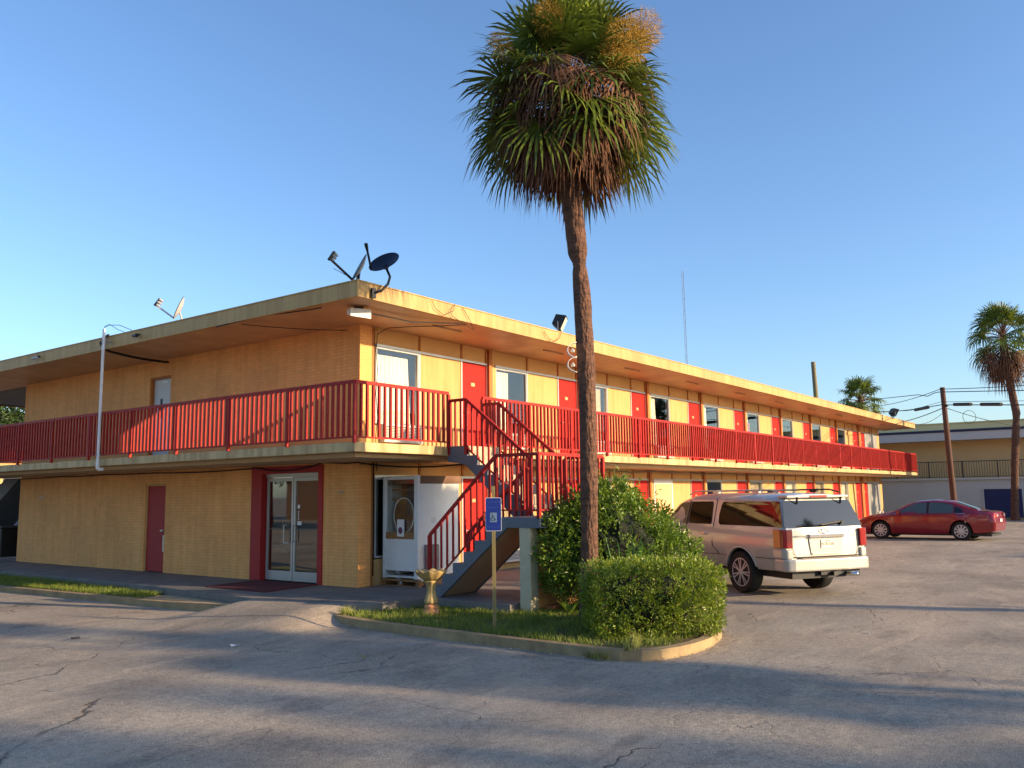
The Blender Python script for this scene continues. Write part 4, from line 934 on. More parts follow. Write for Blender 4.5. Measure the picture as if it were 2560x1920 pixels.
def clustered(b, nc, per, sampler, r, size, rd, outward=.5):
    for _ in range(nc):
        c, nr = sampler(rd); rr = r*rd.uniform(.6, 1.3)
        for _ in range(int(per*rd.uniform(.7, 1.2))):
            u = Vector((rd.gauss(0, 1), rd.gauss(0, 1), rd.gauss(0, 1))).normalized()*rr*rd.random()**.5; d = (u.normalized()*.8+Vector(nr)*outward+Vector((rd.gauss(0, .4), rd.gauss(0, .4), rd.gauss(0, .4)+.25))).normalized()
            s = d.cross(Vector((rd.gauss(0, 1), rd.gauss(0, 1), rd.gauss(0, 1)))).normalized(); L_ = size*rd.uniform(.6, 1.3); W_ = L_*.42; p = c+u; q = d.cross(s)*L_*.12
            b.add([p, p+d*L_*.5+s*W_*.5+q, p+d*L_, p+d*L_*.5-s*W_*.5+q], [(0, 1, 2), (0, 2, 3)])
def rotz_sampler(s, c, a):
    ca, sa = math.cos(a), math.sin(a)
    def f(rd):
        p, n = s(rd); dx, dy = p.x-c[0], p.y-c[1]
        return Vector((c[0]+dx*ca-dy*sa, c[1]+dx*sa+dy*ca, p.z)), Vector((n.x*ca-n.y*sa, n.x*sa+n.y*ca, n.z))
    return f
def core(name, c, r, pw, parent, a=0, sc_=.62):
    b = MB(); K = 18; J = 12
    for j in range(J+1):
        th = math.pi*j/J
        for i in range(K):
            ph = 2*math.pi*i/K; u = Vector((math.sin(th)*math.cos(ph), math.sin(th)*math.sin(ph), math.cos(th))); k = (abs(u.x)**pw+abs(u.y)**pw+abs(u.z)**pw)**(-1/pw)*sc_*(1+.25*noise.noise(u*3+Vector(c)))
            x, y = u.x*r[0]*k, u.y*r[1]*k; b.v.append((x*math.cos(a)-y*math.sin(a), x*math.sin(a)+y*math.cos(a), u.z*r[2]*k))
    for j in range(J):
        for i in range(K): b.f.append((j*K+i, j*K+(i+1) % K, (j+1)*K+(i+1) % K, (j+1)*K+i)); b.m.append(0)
    o = b.build(name, m_core, parent); o.location = c; return o  # solid dark core blocks the view through, inner shade put into its colour
def stems(b, c, zb, top, r, n, rd, th=.012):
    for _ in range(n):
        a = rd.uniform(0, 6.28); q = r*rd.random(); x = c[0]+q*.35*math.cos(a); y = c[1]+q*.35*math.sin(a)
        b.tube([(x, y, zb), (c[0]+q*.7*math.cos(a), c[1]+q*.7*math.sin(a), (zb+top)/2), (c[0]+q*math.cos(a), c[1]+q*math.sin(a), top)], [th, th*.7, th*.4], 5, False)
# clipped hedge
rd = random.Random(3)
t = thing('clipped_hedge', 'low square clipped yellow green hedge at the rounded end of the island', 'hedge', (-1.08, -7.03, -.14))
b = MB(); hc = (0, 0, .47); s_ = rotz_sampler(blob_sampler(hc, (.87, .62, .475), 8, .06, 3, .88, -.0), (0, 0), R(-45)); clustered(b, 560, 34, s_, .075, .052, rd); leafcloud(b, 6000, rotz_sampler(blob_sampler(hc, (.80, .56, .44), 8, .06, 3, .6, -.0), (0, 0), R(-45)), .05, rd, outward=.3)
for _ in range(60):
    a = rd.uniform(0, 6.28)
leafcloud(b, 1800, rotz_sampler(blob_sampler((0, 0, .50), (.90, .65, .50), 8., .1, 2.2, .93, .1), (0, 0), R(-45)), .05, rd, outward=1.6)
fastbuild(b, 'foliage', m_leafB, t); dd = MB(); leafcloud(dd, 700, rotz_sampler(blob_sampler(hc, (.90, .65, .47), 7, .17, 5.5, .8, -.0), (0, 0), R(-45)), .05, rd, outward=.3); fastbuild(dd, 'dry_leaves', m_palmd, t)
core('dark_core', hc, (.92, .66, .47), 5, t, R(-45), .58)
b = MB(); stems(b, (0, 0), -.02, .7, .7, 40, rd); fastbuild(b, 'stems', m_twig, t)
# round bush
t = thing('round_bush', 'large rounded glossy green bush behind the palm trunk next to the stairs', 'bush', (.76, -5.36, -.14))
b = MB()
for (cx, cy, cz, rx, rz, n) in ((.05, 0, 1.05, 1.0, 1.02, 11000), (.0, .1, 1.62, .62, .55, 4500), (-.55, .5, 1.0, .62, .8, 5000), (.60, -.65, .75, .62, .78, 4500), (.42, -.35, 1.35, .6, .55, 3500), (-.35, .35, 1.4, .5, .5, 2800)):
    clustered(b, n//42, 30, blob_sampler((cx, cy, cz), (rx*.95, rx*.95, rz*.95), 2.2, .18, 2.6, .8, .12), .115, .075, rd); leafcloud(b, n//4, blob_sampler((cx, cy, cz), (rx*.85, rx*.85, rz*.85), 2.2, .2, 2.6, .5, .12), .07, rd, outward=.3)
for _ in range(70):
    a = rd.uniform(0, 6.28); e = rd.uniform(.1, 1.45); u = Vector((math.cos(a)*math.cos(e), math.sin(a)*math.cos(e), math.sin(e))); p = Vector((u.x*.98, u.y*.98, 1.05+u.z*1.0)); l2 = rd.uniform(.12, .3)
    for j in range(9):
        q = p+(u+Vector((0, 0, .35)))*l2*j/9; leafcloud(b, 1, (lambda r_, q=q, u=u: (q, u)), .07, rd, outward=.7)
fastbuild(b, 'foliage', m_leafA, t); core('dark_core', (0, 0, 1.0), (1.0, 1.0, 1.0), 2.2, t, 0, .7)
b = MB(); stems(b, (0, 0), -.05, 1.3, .8, 30, rd, .02); fastbuild(b, 'stems', m_twig, t)
# feathery shrub
t = thing('feathery_shrub', 'loose feathery leaved shrub between the clipped hedge and the silver vehicle', 'shrub', (.60, -6.45, -.14))
b = MB(); st_ = MB()
for i in range(60):
    a = rd.uniform(0, 6.28); e = rd.uniform(.35, 1.4); L_ = rd.uniform(.9, 1.6); d = Vector((math.cos(a)*math.cos(e)*.8, math.sin(a)*math.cos(e)*.8, math.sin(e)))
    pts = [Vector((0, 0, .0))+d*L_*f+Vector((0, 0, -.30*f*f*math.cos(e))) for f in (0, .35, .7, 1)]; st_.tube(pts, [.008, .006, .004, .002], 4, False)
    for j in range(26):
        f = .25+.75*j/26; k = min(2, int(f*3)); p = pts[k].lerp(pts[k+1], min(1, f*3-k)) if k < 3 else pts[3]
        sd = Vector((-math.sin(a), math.cos(a), rd.uniform(-.2, .3)))*(1 if j % 2 else -1); e2 = (sd+d*.5).normalized(); l2 = .12*(1.15-.5*f)*rd.uniform(.7, 1.2); wv = Vector((0, 0, 1)).cross(e2).normalized()*.012
        b.add([p, p+e2*l2*.5+wv, p+e2*l2-Vector((0, 0, .015)), p+e2*l2*.5-wv], [(0, 1, 2, 3)])
fastbuild(b, 'foliage', m_leafC, t); fastbuild(st_, 'stems', m_twig, t)
# blade plant rising from hedge
t = thing('blade_leaf_plant', 'tuft of long arching blade leaves rising behind the clipped hedge', 'plant', (-.42, -6.25, -.14)); b = MB()
for i in range(26):
    a = rd.uniform(0, 6.28); l2 = rd.uniform(1.1, 1.65); d = Vector((math.cos(a)*.35, math.sin(a)*.35, 1)).normalized(); wv = Vector((-math.sin(a), math.cos(a), 0))*.009
    p0 = Vector((.05*math.cos(a), .05*math.sin(a), 0)); p1 = p0+d*l2*.5; p2 = p0+d*l2*.85+Vector((math.cos(a), math.sin(a), -.1))*.06; p3 = p0+d*l2+Vector((math.cos(a)*.2, math.sin(a)*.2, -.1))
    b.add([p0-wv, p0+wv, p1-wv, p1+wv, p2-wv*.7, p2+wv*.7, p3], [(0, 1, 3, 2), (2, 3, 5, 4), (4, 5, 6)])
fastbuild(b, 'leaves', m_leafC, t)
t = thing('small_seedling', 'dark leafy seedling under the round bush beside the palm base', 'plant', (-.2, -5.1, -.14)); b = MB()
for i in range(40):
    a = rd.uniform(0, 6.28); l2 = rd.uniform(.2, .4); d = Vector((math.cos(a)*.6, math.sin(a)*.6, .8)).normalized(); wv = Vector((-math.sin(a), math.cos(a), 0))*.018; p0 = Vector((0, 0, 0)); p1 = p0+d*l2*.6; p3 = p0+d*l2-Vector((0, 0, .06))
    b.add([p0, p1-wv, p3, p1+wv], [(0, 1, 2, 3)])
fastbuild(b, 'leaves', m_leafA, t)
# ---------------- trees
def tree_proto(seed, Hh, cr, n, leaf, zc=.66, trunk=.28):
    rd = random.Random(seed); tr = MB(); lf = MB()
    tr.tube([(0, 0, -.3), (.1, .05, Hh*.25), (0, .1, Hh*.5), (.1, 0, Hh*.8)], [trunk, trunk*.8, trunk*.55, trunk*.15], 10)
    for i in range(11):
        a = i*2.4; z = Hh*(.32+.045*i); e = Vector((math.cos(a), math.sin(a), .6)); l2 = cr*.8
        tr.tube([(0, 0, z), Vector((0, 0, z))+e*l2*.5, Vector((0, 0, z+.4))+e*l2], [trunk*.32, trunk*.2, trunk*.06], 6, False)
    bl = []
    for i in range(16):
        u = Vector((rd.gauss(0, 1), rd.gauss(0, 1), rd.gauss(0, 1))).normalized()*rd.random()**.5
        bl.append(((u.x*cr*.72, u.y*cr*.72, Hh*zc+u.z*Hh*.24), cr*rd.uniform(.28, .46)))
    for c_, r_ in bl: leafcloud(lf, n//16, blob_sampler(c_, (r_, r_, r_*.8), 2, .3, 2., .5), leaf, rd)
    return tr, lf
def tree(name, label, x, y, seed, Hh, cr, n=6000, leaf=.22, z=-.25, zc=.66, group=None):
    t = thing(name, label, 'tree', (x, y, z), group=group); a, l = tree_proto(seed, Hh, cr, n, leaf, zc); fastbuild(a, 'trunk', m_bark, t); fastbuild(l, 'crown', m_tree, t); return t
tree('leafy_tree', 'leafy tree seen past the left end of the upper wall under the roof', 13.5, 50, 21, 10.6, 5.5, 9000, .3)
# off-frame trees to the south (they cast the long evening shadows over the lot) and to the west (mirrored in the entrance glass)
def uv(u, v): return (.956*u+.293*v, .293*u-.956*v)
SH = [(-12.9, 40, 31, 14.5, 6.0, 11000), (-21, 44, 32, 14, 6, 7000), (12.6, 34, 34, 6.0, 1.6, 2600), (-5.3, 33, 35, 12.0, 1.45, 2000), (-8.2, 60, 38, 19, 1.6, 1200)]
for i, (u_, v_, sd_, h_, c_, n_) in enumerate(SH):
    x_, y_ = uv(u_, v_); tree('shade_tree', ['broad oak to the south of the lot shading the foreground', 'second broad oak further left of the shade oak', 'small round tree south of the lot shading its far part', 'slim high crowned tree between the lot and the shade oaks', 'taller slim tree just behind the high crowned one'][i], x_, y_, sd_, h_, c_, n_, .45)
x_, y_ = uv(37.6, 28); t_ = tree('shade_tree', 'slender tree beside the lot shading the far end of the balcony', x_, y_, 36, 10.5, .9, 1500, .3)
x_, y_ = uv(1.0, 25); t_ = tree('shade_tree', 'small topped tree south of the lot whose shadow falls on the display cabinet', x_, y_, 37, 10.0, 1.0, 2600, .3, zc=.76)
for i, (x_, y_, h_, c_) in enumerate(((-24, 27, 8.5, 4.6), (-27, 38, 9, 5), (-31, -2, 10, 5.2), (-22, 17, 8, 4.3), (-31, 50, 10, 5.5))):
    tree('roadside_tree', ['roadside oak opposite the entrance', 'rounded roadside tree opposite the brick wall', 'tall roadside tree behind the camera position', 'small roadside tree further along', 'last roadside tree along the far kerb'][i], x_, y_, 41+i, h_, c_, 4500, .4)
t = thing('unseen_shop', 'unseen low shop added across the road with a dark blue front', 'building', (-38, 34, -.24))  # building out of view, added for the entrance glass to mirror
b = MB(); b.box(-4, 0, -16, 16, 0, 3.8); b.build('wall', mat('shop_wall', (120, 92, 74), .8), t)
b = MB(); b.box(0, .1, -8, 8, .4, 2.8); b.build('shop_window', mat('shop_blue', (40, 56, 84), .4), t)
b = MB(); b.box(-.1, .4, -9.2, 9.2, 3.0, 3.6); b.build('awning', m_dred, t)

# ============================================================ FAR BUILDING
fbd = thing('far_motel_block', 'two storey cream and grey motel block with dark green railing beyond the red sedan', 'building', (47, 0, 0))
m_fw = mat('grey_white_wall', (196, 192, 184), .7, var=.04, vs_=.5); m_fy = mat('pale_ochre_wall', (214, 182, 128), .7, var=.08, vs_=.5)
b = MB(); b.box(0, 10, -32, 10, -.3, 2.3); b.build('ground_wall', m_fw, fbd)
b = MB(); b.box(1.3, 10, -32, 10, 2.3, 4.8); b.build('upper_wall', m_fy, fbd)
b = MB(); b.box(-.12, 1.3, -32, 10, 2.301, 2.42); b.build('balcony_slab', m_fw, fbd)
b = MB(); b.box(-.15, 10, -32, 10, 4.75, 5.25); b.build('soffit_band', m_fw, fbd)
b = MB(); b.box(-.2, 10, -32, 10, 5.251, 5.40); b.build('navy_stripe', mat('navy_trim', (16, 24, 64), .5, var=.05), fbd)
b = MB(); b.box(-.15, 10, -32, 10, 5.401, 5.78); b.box(-.22, 10, -32, 10, 5.781, 5.84); b.build('roof_fascia', mat('olive_cream_fascia', (206, 200, 150), .7, var=.05), fbd)
m_gr = mat('dark_green_railing', (34, 48, 44), .5)
b = MB(); b.box(-.08, -.04, -32, 10, 3.40, 3.45); b.box(-.08, -.04, -32, 10, 2.47, 2.5)
for i in range(300): b.box(-.07, -.05, -31.9+.14*i-.01, -31.9+.14*i+.01, 2.5, 3.4)
rr_ = b.build('balcony_railing', m_gr, fbd)
b = MB()
for i in range(22): b.box(-.1, -.03, -31.9+1.9*i-.03, -31.9+1.9*i+.03, 2.42, 3.399)
b.build('post', m_gr, rr_)
b = MB(); b.box(-.03, -.002, -6.45, -4.45, -.3, 1.72); b.build('door', mat('navy_door', (20, 34, 84), .6, var=.06), fbd)
b = MB(); b.box(-.05, -.031, -4.45, -4.37, -.3, 1.8); b.box(-.05, -.031, -6.53, -6.45, -.3, 1.8); b.box(-.05, -.031, -6.45, -4.45, 1.72, 1.8); b.build('door_frame', m_fw, fbd)
b = MB(); b.tube([(-.06, -1.0, 2.2), (-.1, -1.0, 2.24), (-.1, -1.2, 2.24)], .04, 8); b.build('vent_pipe', m_fw, fbd)
# grass strip before the far block + kerb
b = MB(); b.box(44.0, 46.9, -32, 6, -.4, .03); o = b.build('far_lawn', mat('far_lawn_green', (110, 124, 56), .9, c2=(84, 98, 44), vs_=6, bump=.5)); props(o, kind='structure')  # mottled grass green
b = MB(); b.box(43.8, 43.998, -32, 6, -.4, .06); o = b.build('far_kerb', m_curb); props(o, kind='structure')
# parking stops by the sedan
for x in (21.2, 23.9):
    b = MB(); b.prism_ax([(-.9+.0, 0), (.9, 0), (.82, .11), (-.82, .11)], -.07, .07, 'y'); o = b.build('wheel_stop', mat('faded_yellow', (206, 180, 110), .8, var=.15) if 'faded_yellow' not in bpy.data.materials else bpy.data.materials['faded_yellow']); o.location = (x, -2.95, gz(x, -3)+.002)
    props(o, 'faded yellow concrete wheel stop %s' % ('in front of the red sedan' if x < 22 else 'to the right of the sedan nose'), 'wheel stop')

# ============================================================ POLES AND LINES
t = thing('utility_pole', 'leaning brown wooden utility pole between the motel and the far block', 'utility pole', (37.32, -4.46, -.1))
b = MB(); b.tube([(0, 0, -.3), (-.35, 0, 2), (-1.13, -.02, 7.04)], [.15, .145, .12], 14); b.build('pole', m_pole, t, smooth=True, angle=50)
b = MB(); b.box(-1.2, -.9, -.2, -.05, 6.05, 6.12); b.build('bracket', m_blk, t)
t = thing('bare_pole', 'bare weathered pole top standing behind the motel roof', 'utility pole', (49.2, 5.7, -.2)); b = MB(); b.tube([(0, 0, 0), (-1.0, -.05, 10.9)], [.2, .15], 12); b.build('pole', mat('grey_wood', (120, 112, 84), .9, var=.15, vec=(5, 5, .5)), t, smooth=True, angle=50)
t = thing('radio_mast', 'very thin radio mast far behind the motel roof', 'mast', (125.5, 51, 0)); b = MB()
for a in (0, 2.09, 4.19): b.tube([(.18*math.cos(a), .18*math.sin(a), 0), (-2.0+.18*math.cos(a), -.7+.18*math.sin(a), 40.2)], .035, 4)
for i in range(60): z = i*.67; f = z/40.2; a = (i % 3)*2.09; b.tube([(-2*f+.18*math.cos(a), -.7*f+.18*math.sin(a), z), (-2*(z+.67)/40.2+.18*math.cos(a+2.09), -.7*(z+.67)/40.2+.18*math.sin(a+2.09), z+.67)], .02, 4)
b.build('lattice', mat('mast_steel', (130, 140, 160), .5, .5, var=0), t)
pl = lambda pts, r, lab: cable(pts, r, lab, m_blkp, 'power_line', 'overhead power lines', 5)
pl(sag((62, 8, 8.9), (36.16, -4.38, 6.85), .5, 16)+sag((36.16, -4.38, 6.85), (20, -19, 5.6), .3, 10)[1:], .018, 'topmost overhead wire passing the utility pole')
pl([(62, 8.1, 8.5), (50, 1.9, 7.95), (42, -2.2, 7.23), (40.2, -3.0, 6.93), (38.4, -3.7, 6.9), (36.1, -4.3, 6.7), (31.8, -8.5, 6.06), (20, -19, 5.1)], .022, 'second overhead wire with a slack loop left of the utility pole')
pl([(62, 8.2, 7.5), (49.2, 1.7, 7.0), (42, -1.6, 6.35), (36.26, -4.35, 6.05), (31.87, -8.45, 5.42), (20, -19, 4.5)], .024, 'cable carrying the black splice sleeves')
pl([(49.2, 1.75, 6.9), (40, -2.4, 6.25), (36.23, -4.35, 6.2), (31.9, -8.5, 5.6)], .012, 'thin wire just above the splice cable')
pl(sag((36.27, -4.35, 5.86), (40.8, -1.6, 5.64), .05, 8), .022, 'service drop wire from the utility pole to the motel roof end')
pl(sag((36.32, -4.35, 5.6), (40.8, -1.62, 5.62), .32, 10), .012, 'slack wire loop from the utility pole to the motel roof end')
pl(sag((36.45, -4.6, 5.86), (46.8, -7.0, 5.3), .12, 8), .018, 'wire running from the utility pole to the far block roof')
for a_, c_, lab in (((39.7, -2.42, 6.17), (38.06, -3.4, 6.12), 'black splice sleeve on the cable left of the utility pole'), ((35.4, -5.1, 5.95), (34.5, -5.98, 5.83), 'black splice sleeve just right of the utility pole'), ((33.9, -6.5, 5.74), (32.9, -7.45, 5.6), 'rightmost black splice sleeve on the cable')):
    b = MB(); b.tube([a_, c_], .085, 10); o = b.build('splice_sleeve', m_blkp, angle=40); props(o, lab, 'splice sleeve')
b = MB(); b.tube([Vector((34.9, -5.8, 5.25))+Vector((.596, -.803, 0))*.32*math.cos(6.283*i/20)+Vector((0, 0, .32*math.sin(6.283*i/20))) for i in range(21)], .012, 5); o = b.build('cable_coil', m_blkp); props(o, 'coil of thin cable hanging below the wires right of the pole', 'cable')
# ============================================================ VEHICLES
m_suv = mat('champagne_paint', (188, 184, 174), .32, .2, var=.0, coat=.8)
m_rpaint = mat('maroon_paint', (134, 12, 30), .3, .2, var=0, coat=1.)
m_tint = mat('tinted_glass', (10, 12, 14), .04, 0, var=0, spec=.9)
m_tint2 = mat('pale_car_glass', (70, 84, 80), .04, 0, var=0, spec=.9)
m_lens = mat('red_lens', (150, 6, 16), .15, 0, var=0, coat=1.); m_clr = mat('clear_lens', (220, 214, 206), .15, .2, var=0, coat=1.)
m_seam = mat('panel_seam', (34, 30, 28), .8, var=0); m_plast = mat('black_plastic', (26, 26, 28), .6, var=.1)
def interp(tab, x):
    if x <= tab[0][0]: return tab[0][1:]
    for a, c in zip(tab, tab[1:]):
        if x <= c[0]:
            f = (x-a[0])/(c[0]-a[0]); return tuple(p+(q-p)*f for p, q in zip(a[1:], c[1:]))
    return tab[-1][1:]
def smooth_tab(tab, x, k=.07):
    vals = [interp(tab, x+d) for d in (-k, -k/2, 0, k/2, k)]
    return tuple(sum(v)/5 for v in zip(*vals))
class Car:
    """lofted body. tab rows: x, z_sill, z_mid, z_belt, y_sill, y_mid, y_belt, z_edge, y_edge, z_top"""
    def __init__(s, tab, wheels, R_, x0, x1, shear=None):
        s.tab = tab; s.wheels = wheels; s.R = R_; s.x0 = x0; s.x1 = x1; s.shear = shear or (lambda x, z: 0)
    def ring(s, x):
        zs, zm, zb, ys, ym, yb, ze, ye, zt = smooth_tab(s.tab, x)
        if x-s.x0 < .1: 
            q = (1-(x-s.x0)/.1); k = .055*q*q; ys -= k; ym -= k; yb -= k; ye -= k*.8
        if s.x1-x < .25:
            q = (1-(s.x1-x)/.25); k = .16*q*q; ys -= k; ym -= k; yb -= k; ye -= k
        za = zs
        for xw in s.wheels:
            if abs(x-xw) < s.R: za = max(za, s.zc+math.sqrt(s.R**2-(x-xw)**2))
        arch = za > zs+.02
        zl = za; zm2 = max(zm, zl+.06); zsh = zb-.035*(zb-zm)/.3
        pts = [(0, zl+.0), (ys-.22, zl), (ys-.02, zl+.0), (ys+(ym-ys)*min(1, (zl+.03-zs)/(zm-zs)) if arch else ys, zl+.03), (ym, zm2), (ym+(yb-ym)*.35, max(zm2+.005, zsh)), (yb, max(zm2+.01, zb)), (ye+.02, ze-.03), (ye-.03, ze+.02), (ye*.6, zt-.012*(zt-ze)/.1), (0, zt)]
        return [(x+s.shear(x, z), y, z) for y, z in pts]
    def side(s, x, z):
        zs, zm, zb, ys, ym, yb, ze, ye, zt = smooth_tab(s.tab, x)
        if z >= zb: f = (z-zb)/max(.05, (ze-.03-zb)); return yb+(ye+.02-yb)*f
        if z >= zm: f = (z-zm)/(zb-zm); return ym+(yb-ym)*f
        f = (z-zs)/(zm-zs); return ys+(ym-ys)*f
    def body(s, parent, m, zc):
        s.zc = zc; xs = frange(s.x0, s.x1, .045)+[s.x1]; xs = [s.x0, s.x0+.015, s.x0+.03]+xs[1:]; b = MB(); rings = [s.ring(x) for x in xs]; n = len(rings[0]); W = 2*n-2
        for r_ in rings:
            full = r_+[(x, -y, z) for x, y, z in r_[-2:0:-1]]; b.v += full
        for i in range(len(xs)-1):
            for j in range(W):
                jj = (j+1) % W; b.f.append((i*W+j, i*W+jj, (i+1)*W+jj, (i+1)*W+j)); b.m.append(1 if j in (0, 1, W-1, W-2) else 0)  # underside and wheel wells painted dark for their unlit look
        for base in (0, (len(xs)-1)*W):
            for j in range(n-1):
                a, c = j, j+1; a2 = (W-j) % W; c2 = W-j-1
                b.f.append((base+a, base+c, base+c2, base+a2) if a != a2 else (base+a, base+c, base+c2)); b.m.append(0)
        bb = [f for f in b.f]; b.f = [tuple(dict.fromkeys(f)) for f in bb]
        return b.build('body', [m, m_plast], parent, angle=38)
    def panel(s, poly, name, m, parent, off=.006, both=True, thick=0):
        """polygon in (x,z) mapped on the side surface"""
        for sg in ((1, -1) if both else (1,)):
            b = MB(); b.add([(x+s.shear(x, z), sg*(s.side(x, z)+off), z) for x, z in poly], [tuple(range(len(poly)))]); o = b.build(name, m, parent)
    def seam(s, pts, parent, sg=1, w=.008, name='door_seam', m=None, off=.003):
        b = MB(); P = [Vector((x+s.shear(x, z), sg*(s.side(x, z)+off), z)) for x, z in pts]; b.tube(P, w, 4); return b.build(name, m or m_seam, parent)
def rp(pts, r=.05, n=4):
    """round polygon corners"""
    out = []; N = len(pts)
    for i in range(N):
        p = Vector(pts[i]); a = Vector(pts[i-1]); c = Vector(pts[(i+1) % N]); da = (a-p); dc = (c-p); ra = min(r, da.length*.45); rc = min(r, dc.length*.45)
        q0 = p+da.normalized()*ra; q1 = p+dc.normalized()*rc
        for k in range(n+1): t = k/n; out.append(tuple((q0*(1-t)**2+p*2*t*(1-t)+q1*t*t)))
    return out
def wheel(parent, x, y, rad, wd, spokes, twin, sg):
    t = MB(); w2 = wd/2; rr = rad*.68
    t.lathe([(rr, -w2*.85), (rad*.93, -w2), (rad*.985, -w2*.8), (rad, -w2*.4), (rad, w2*.4), (rad*.985, w2*.8), (rad*.93, w2), (rr, w2*.85)], 40, (x, y, rad), 'y'); ty = t.build('wheel', m_rub, parent, angle=40)
    f = y+sg*w2*.80; b = MB(); b.lathe([(rr+.004, -.012), (rr+.004, .012), (rr*.93, .012), (rr*.90, -.012)], 40, (x, f, rad), 'y')
    for i in range(spokes):
        for dd in ((-.085, .085) if twin else (0,)):
            a = 2*math.pi*(i+.5)/spokes+.1; a1 = a+dd*1.6; a0 = a+dd*.9
            p0 = Vector((x+.05*math.cos(a0), f+sg*.004, rad+.05*math.sin(a0))); p1 = Vector((x+rr*.94*math.cos(a1), f-sg*.004, rad+rr*.94*math.sin(a1))); b.bar(p0, p1, .028 if twin else .05, .022, (0, 1, 0))
    b.lathe([(.001, -.01), (.075, -.01), (.065, .014), (.001, .018)] if sg > 0 else [(.001, -.018), (.065, -.014), (.075, .01), (.001, .01)], 20, (x, f, rad), 'y')
    b.build('rim', m_rimm, ty, angle=35)
    b = MB(); b.lathe([(.001, -.01), (rr*.93, -.01), (rr*.93, .0), (.001, 0)], 32, (x, f-sg*.035, rad), 'y'); b.build('rim_shade_disc', m_rimd, ty)  # black disc painted as the shade behind the spokes
# ---- SUV
suv = thing('sport_utility_vehicle', 'champagne silver large sport utility vehicle parked nose in beside the planted island', 'car', (5.38, -6.60, gz(5.4, -6.6)+.005), R(58.2))
T = [(-1.33, .52, .95, 1.27, .93, .985, .945, 1.80, .78, 1.915), (-.9, .50, .95, 1.27, .95, .995, .95, 1.82, .80, 1.945), (.3, .48, .95, 1.27, .96, .998, .955, 1.84, .805, 1.955), (1.9, .48, .95, 1.27, .96, .998, .955, 1.83, .80, 1.95),
     (2.35, .48, .95, 1.27, .96, .998, .955, 1.76, .77, 1.90), (3.02, .48, .95, 1.26, .96, .998, .95, 1.30, .86, 1.38), (3.2, .48, .95, 1.22, .96, .998, .93, 1.235, .88, 1.28), (3.9, .5, .92, 1.15, .95, .985, .90, 1.17, .84, 1.22), (4.2, .5, .85, 1.05, .9, .95, .86, 1.08, .78, 1.12), (4.29, .5, .8, .98, .86, .9, .82, 1.0, .74, 1.02)]
shear = lambda x, z: max(0, z-1.26)*.36*ss((-.55-x)/.7)-.03*max(0, 1.26-z)*ss((-1.1-x)/.2)
C_ = Car(T, (0, 3.33), .475, -1.30, 4.29, shear); C_.zc = .405
C_.body(suv, m_suv, .405)
C_.panel(rp([(-1.13, 1.315), (.74, 1.315), (.78, 1.5), (.72, 1.78), (-.95, 1.785)], .07), 'rear_side_window', m_tint, suv)
C_.panel(rp([(1.0, 1.315), (1.88, 1.315), (1.86, 1.78), (1.04, 1.785)], .05), 'rear_door_window', m_tint, suv)
C_.panel(rp([(1.98, 1.315), (2.90, 1.315), (2.86, 1.37), (2.40, 1.74), (1.97, 1.78)], .04), 'front_door_window', glassmat('suv_front_glass', (.42, .45, .42), .05), suv)
C_.panel([(1.9, 1.29), (1.96, 1.29), (1.95, 1.80), (1.88, 1.80)], 'door_pillar', m_plast, suv, .007)
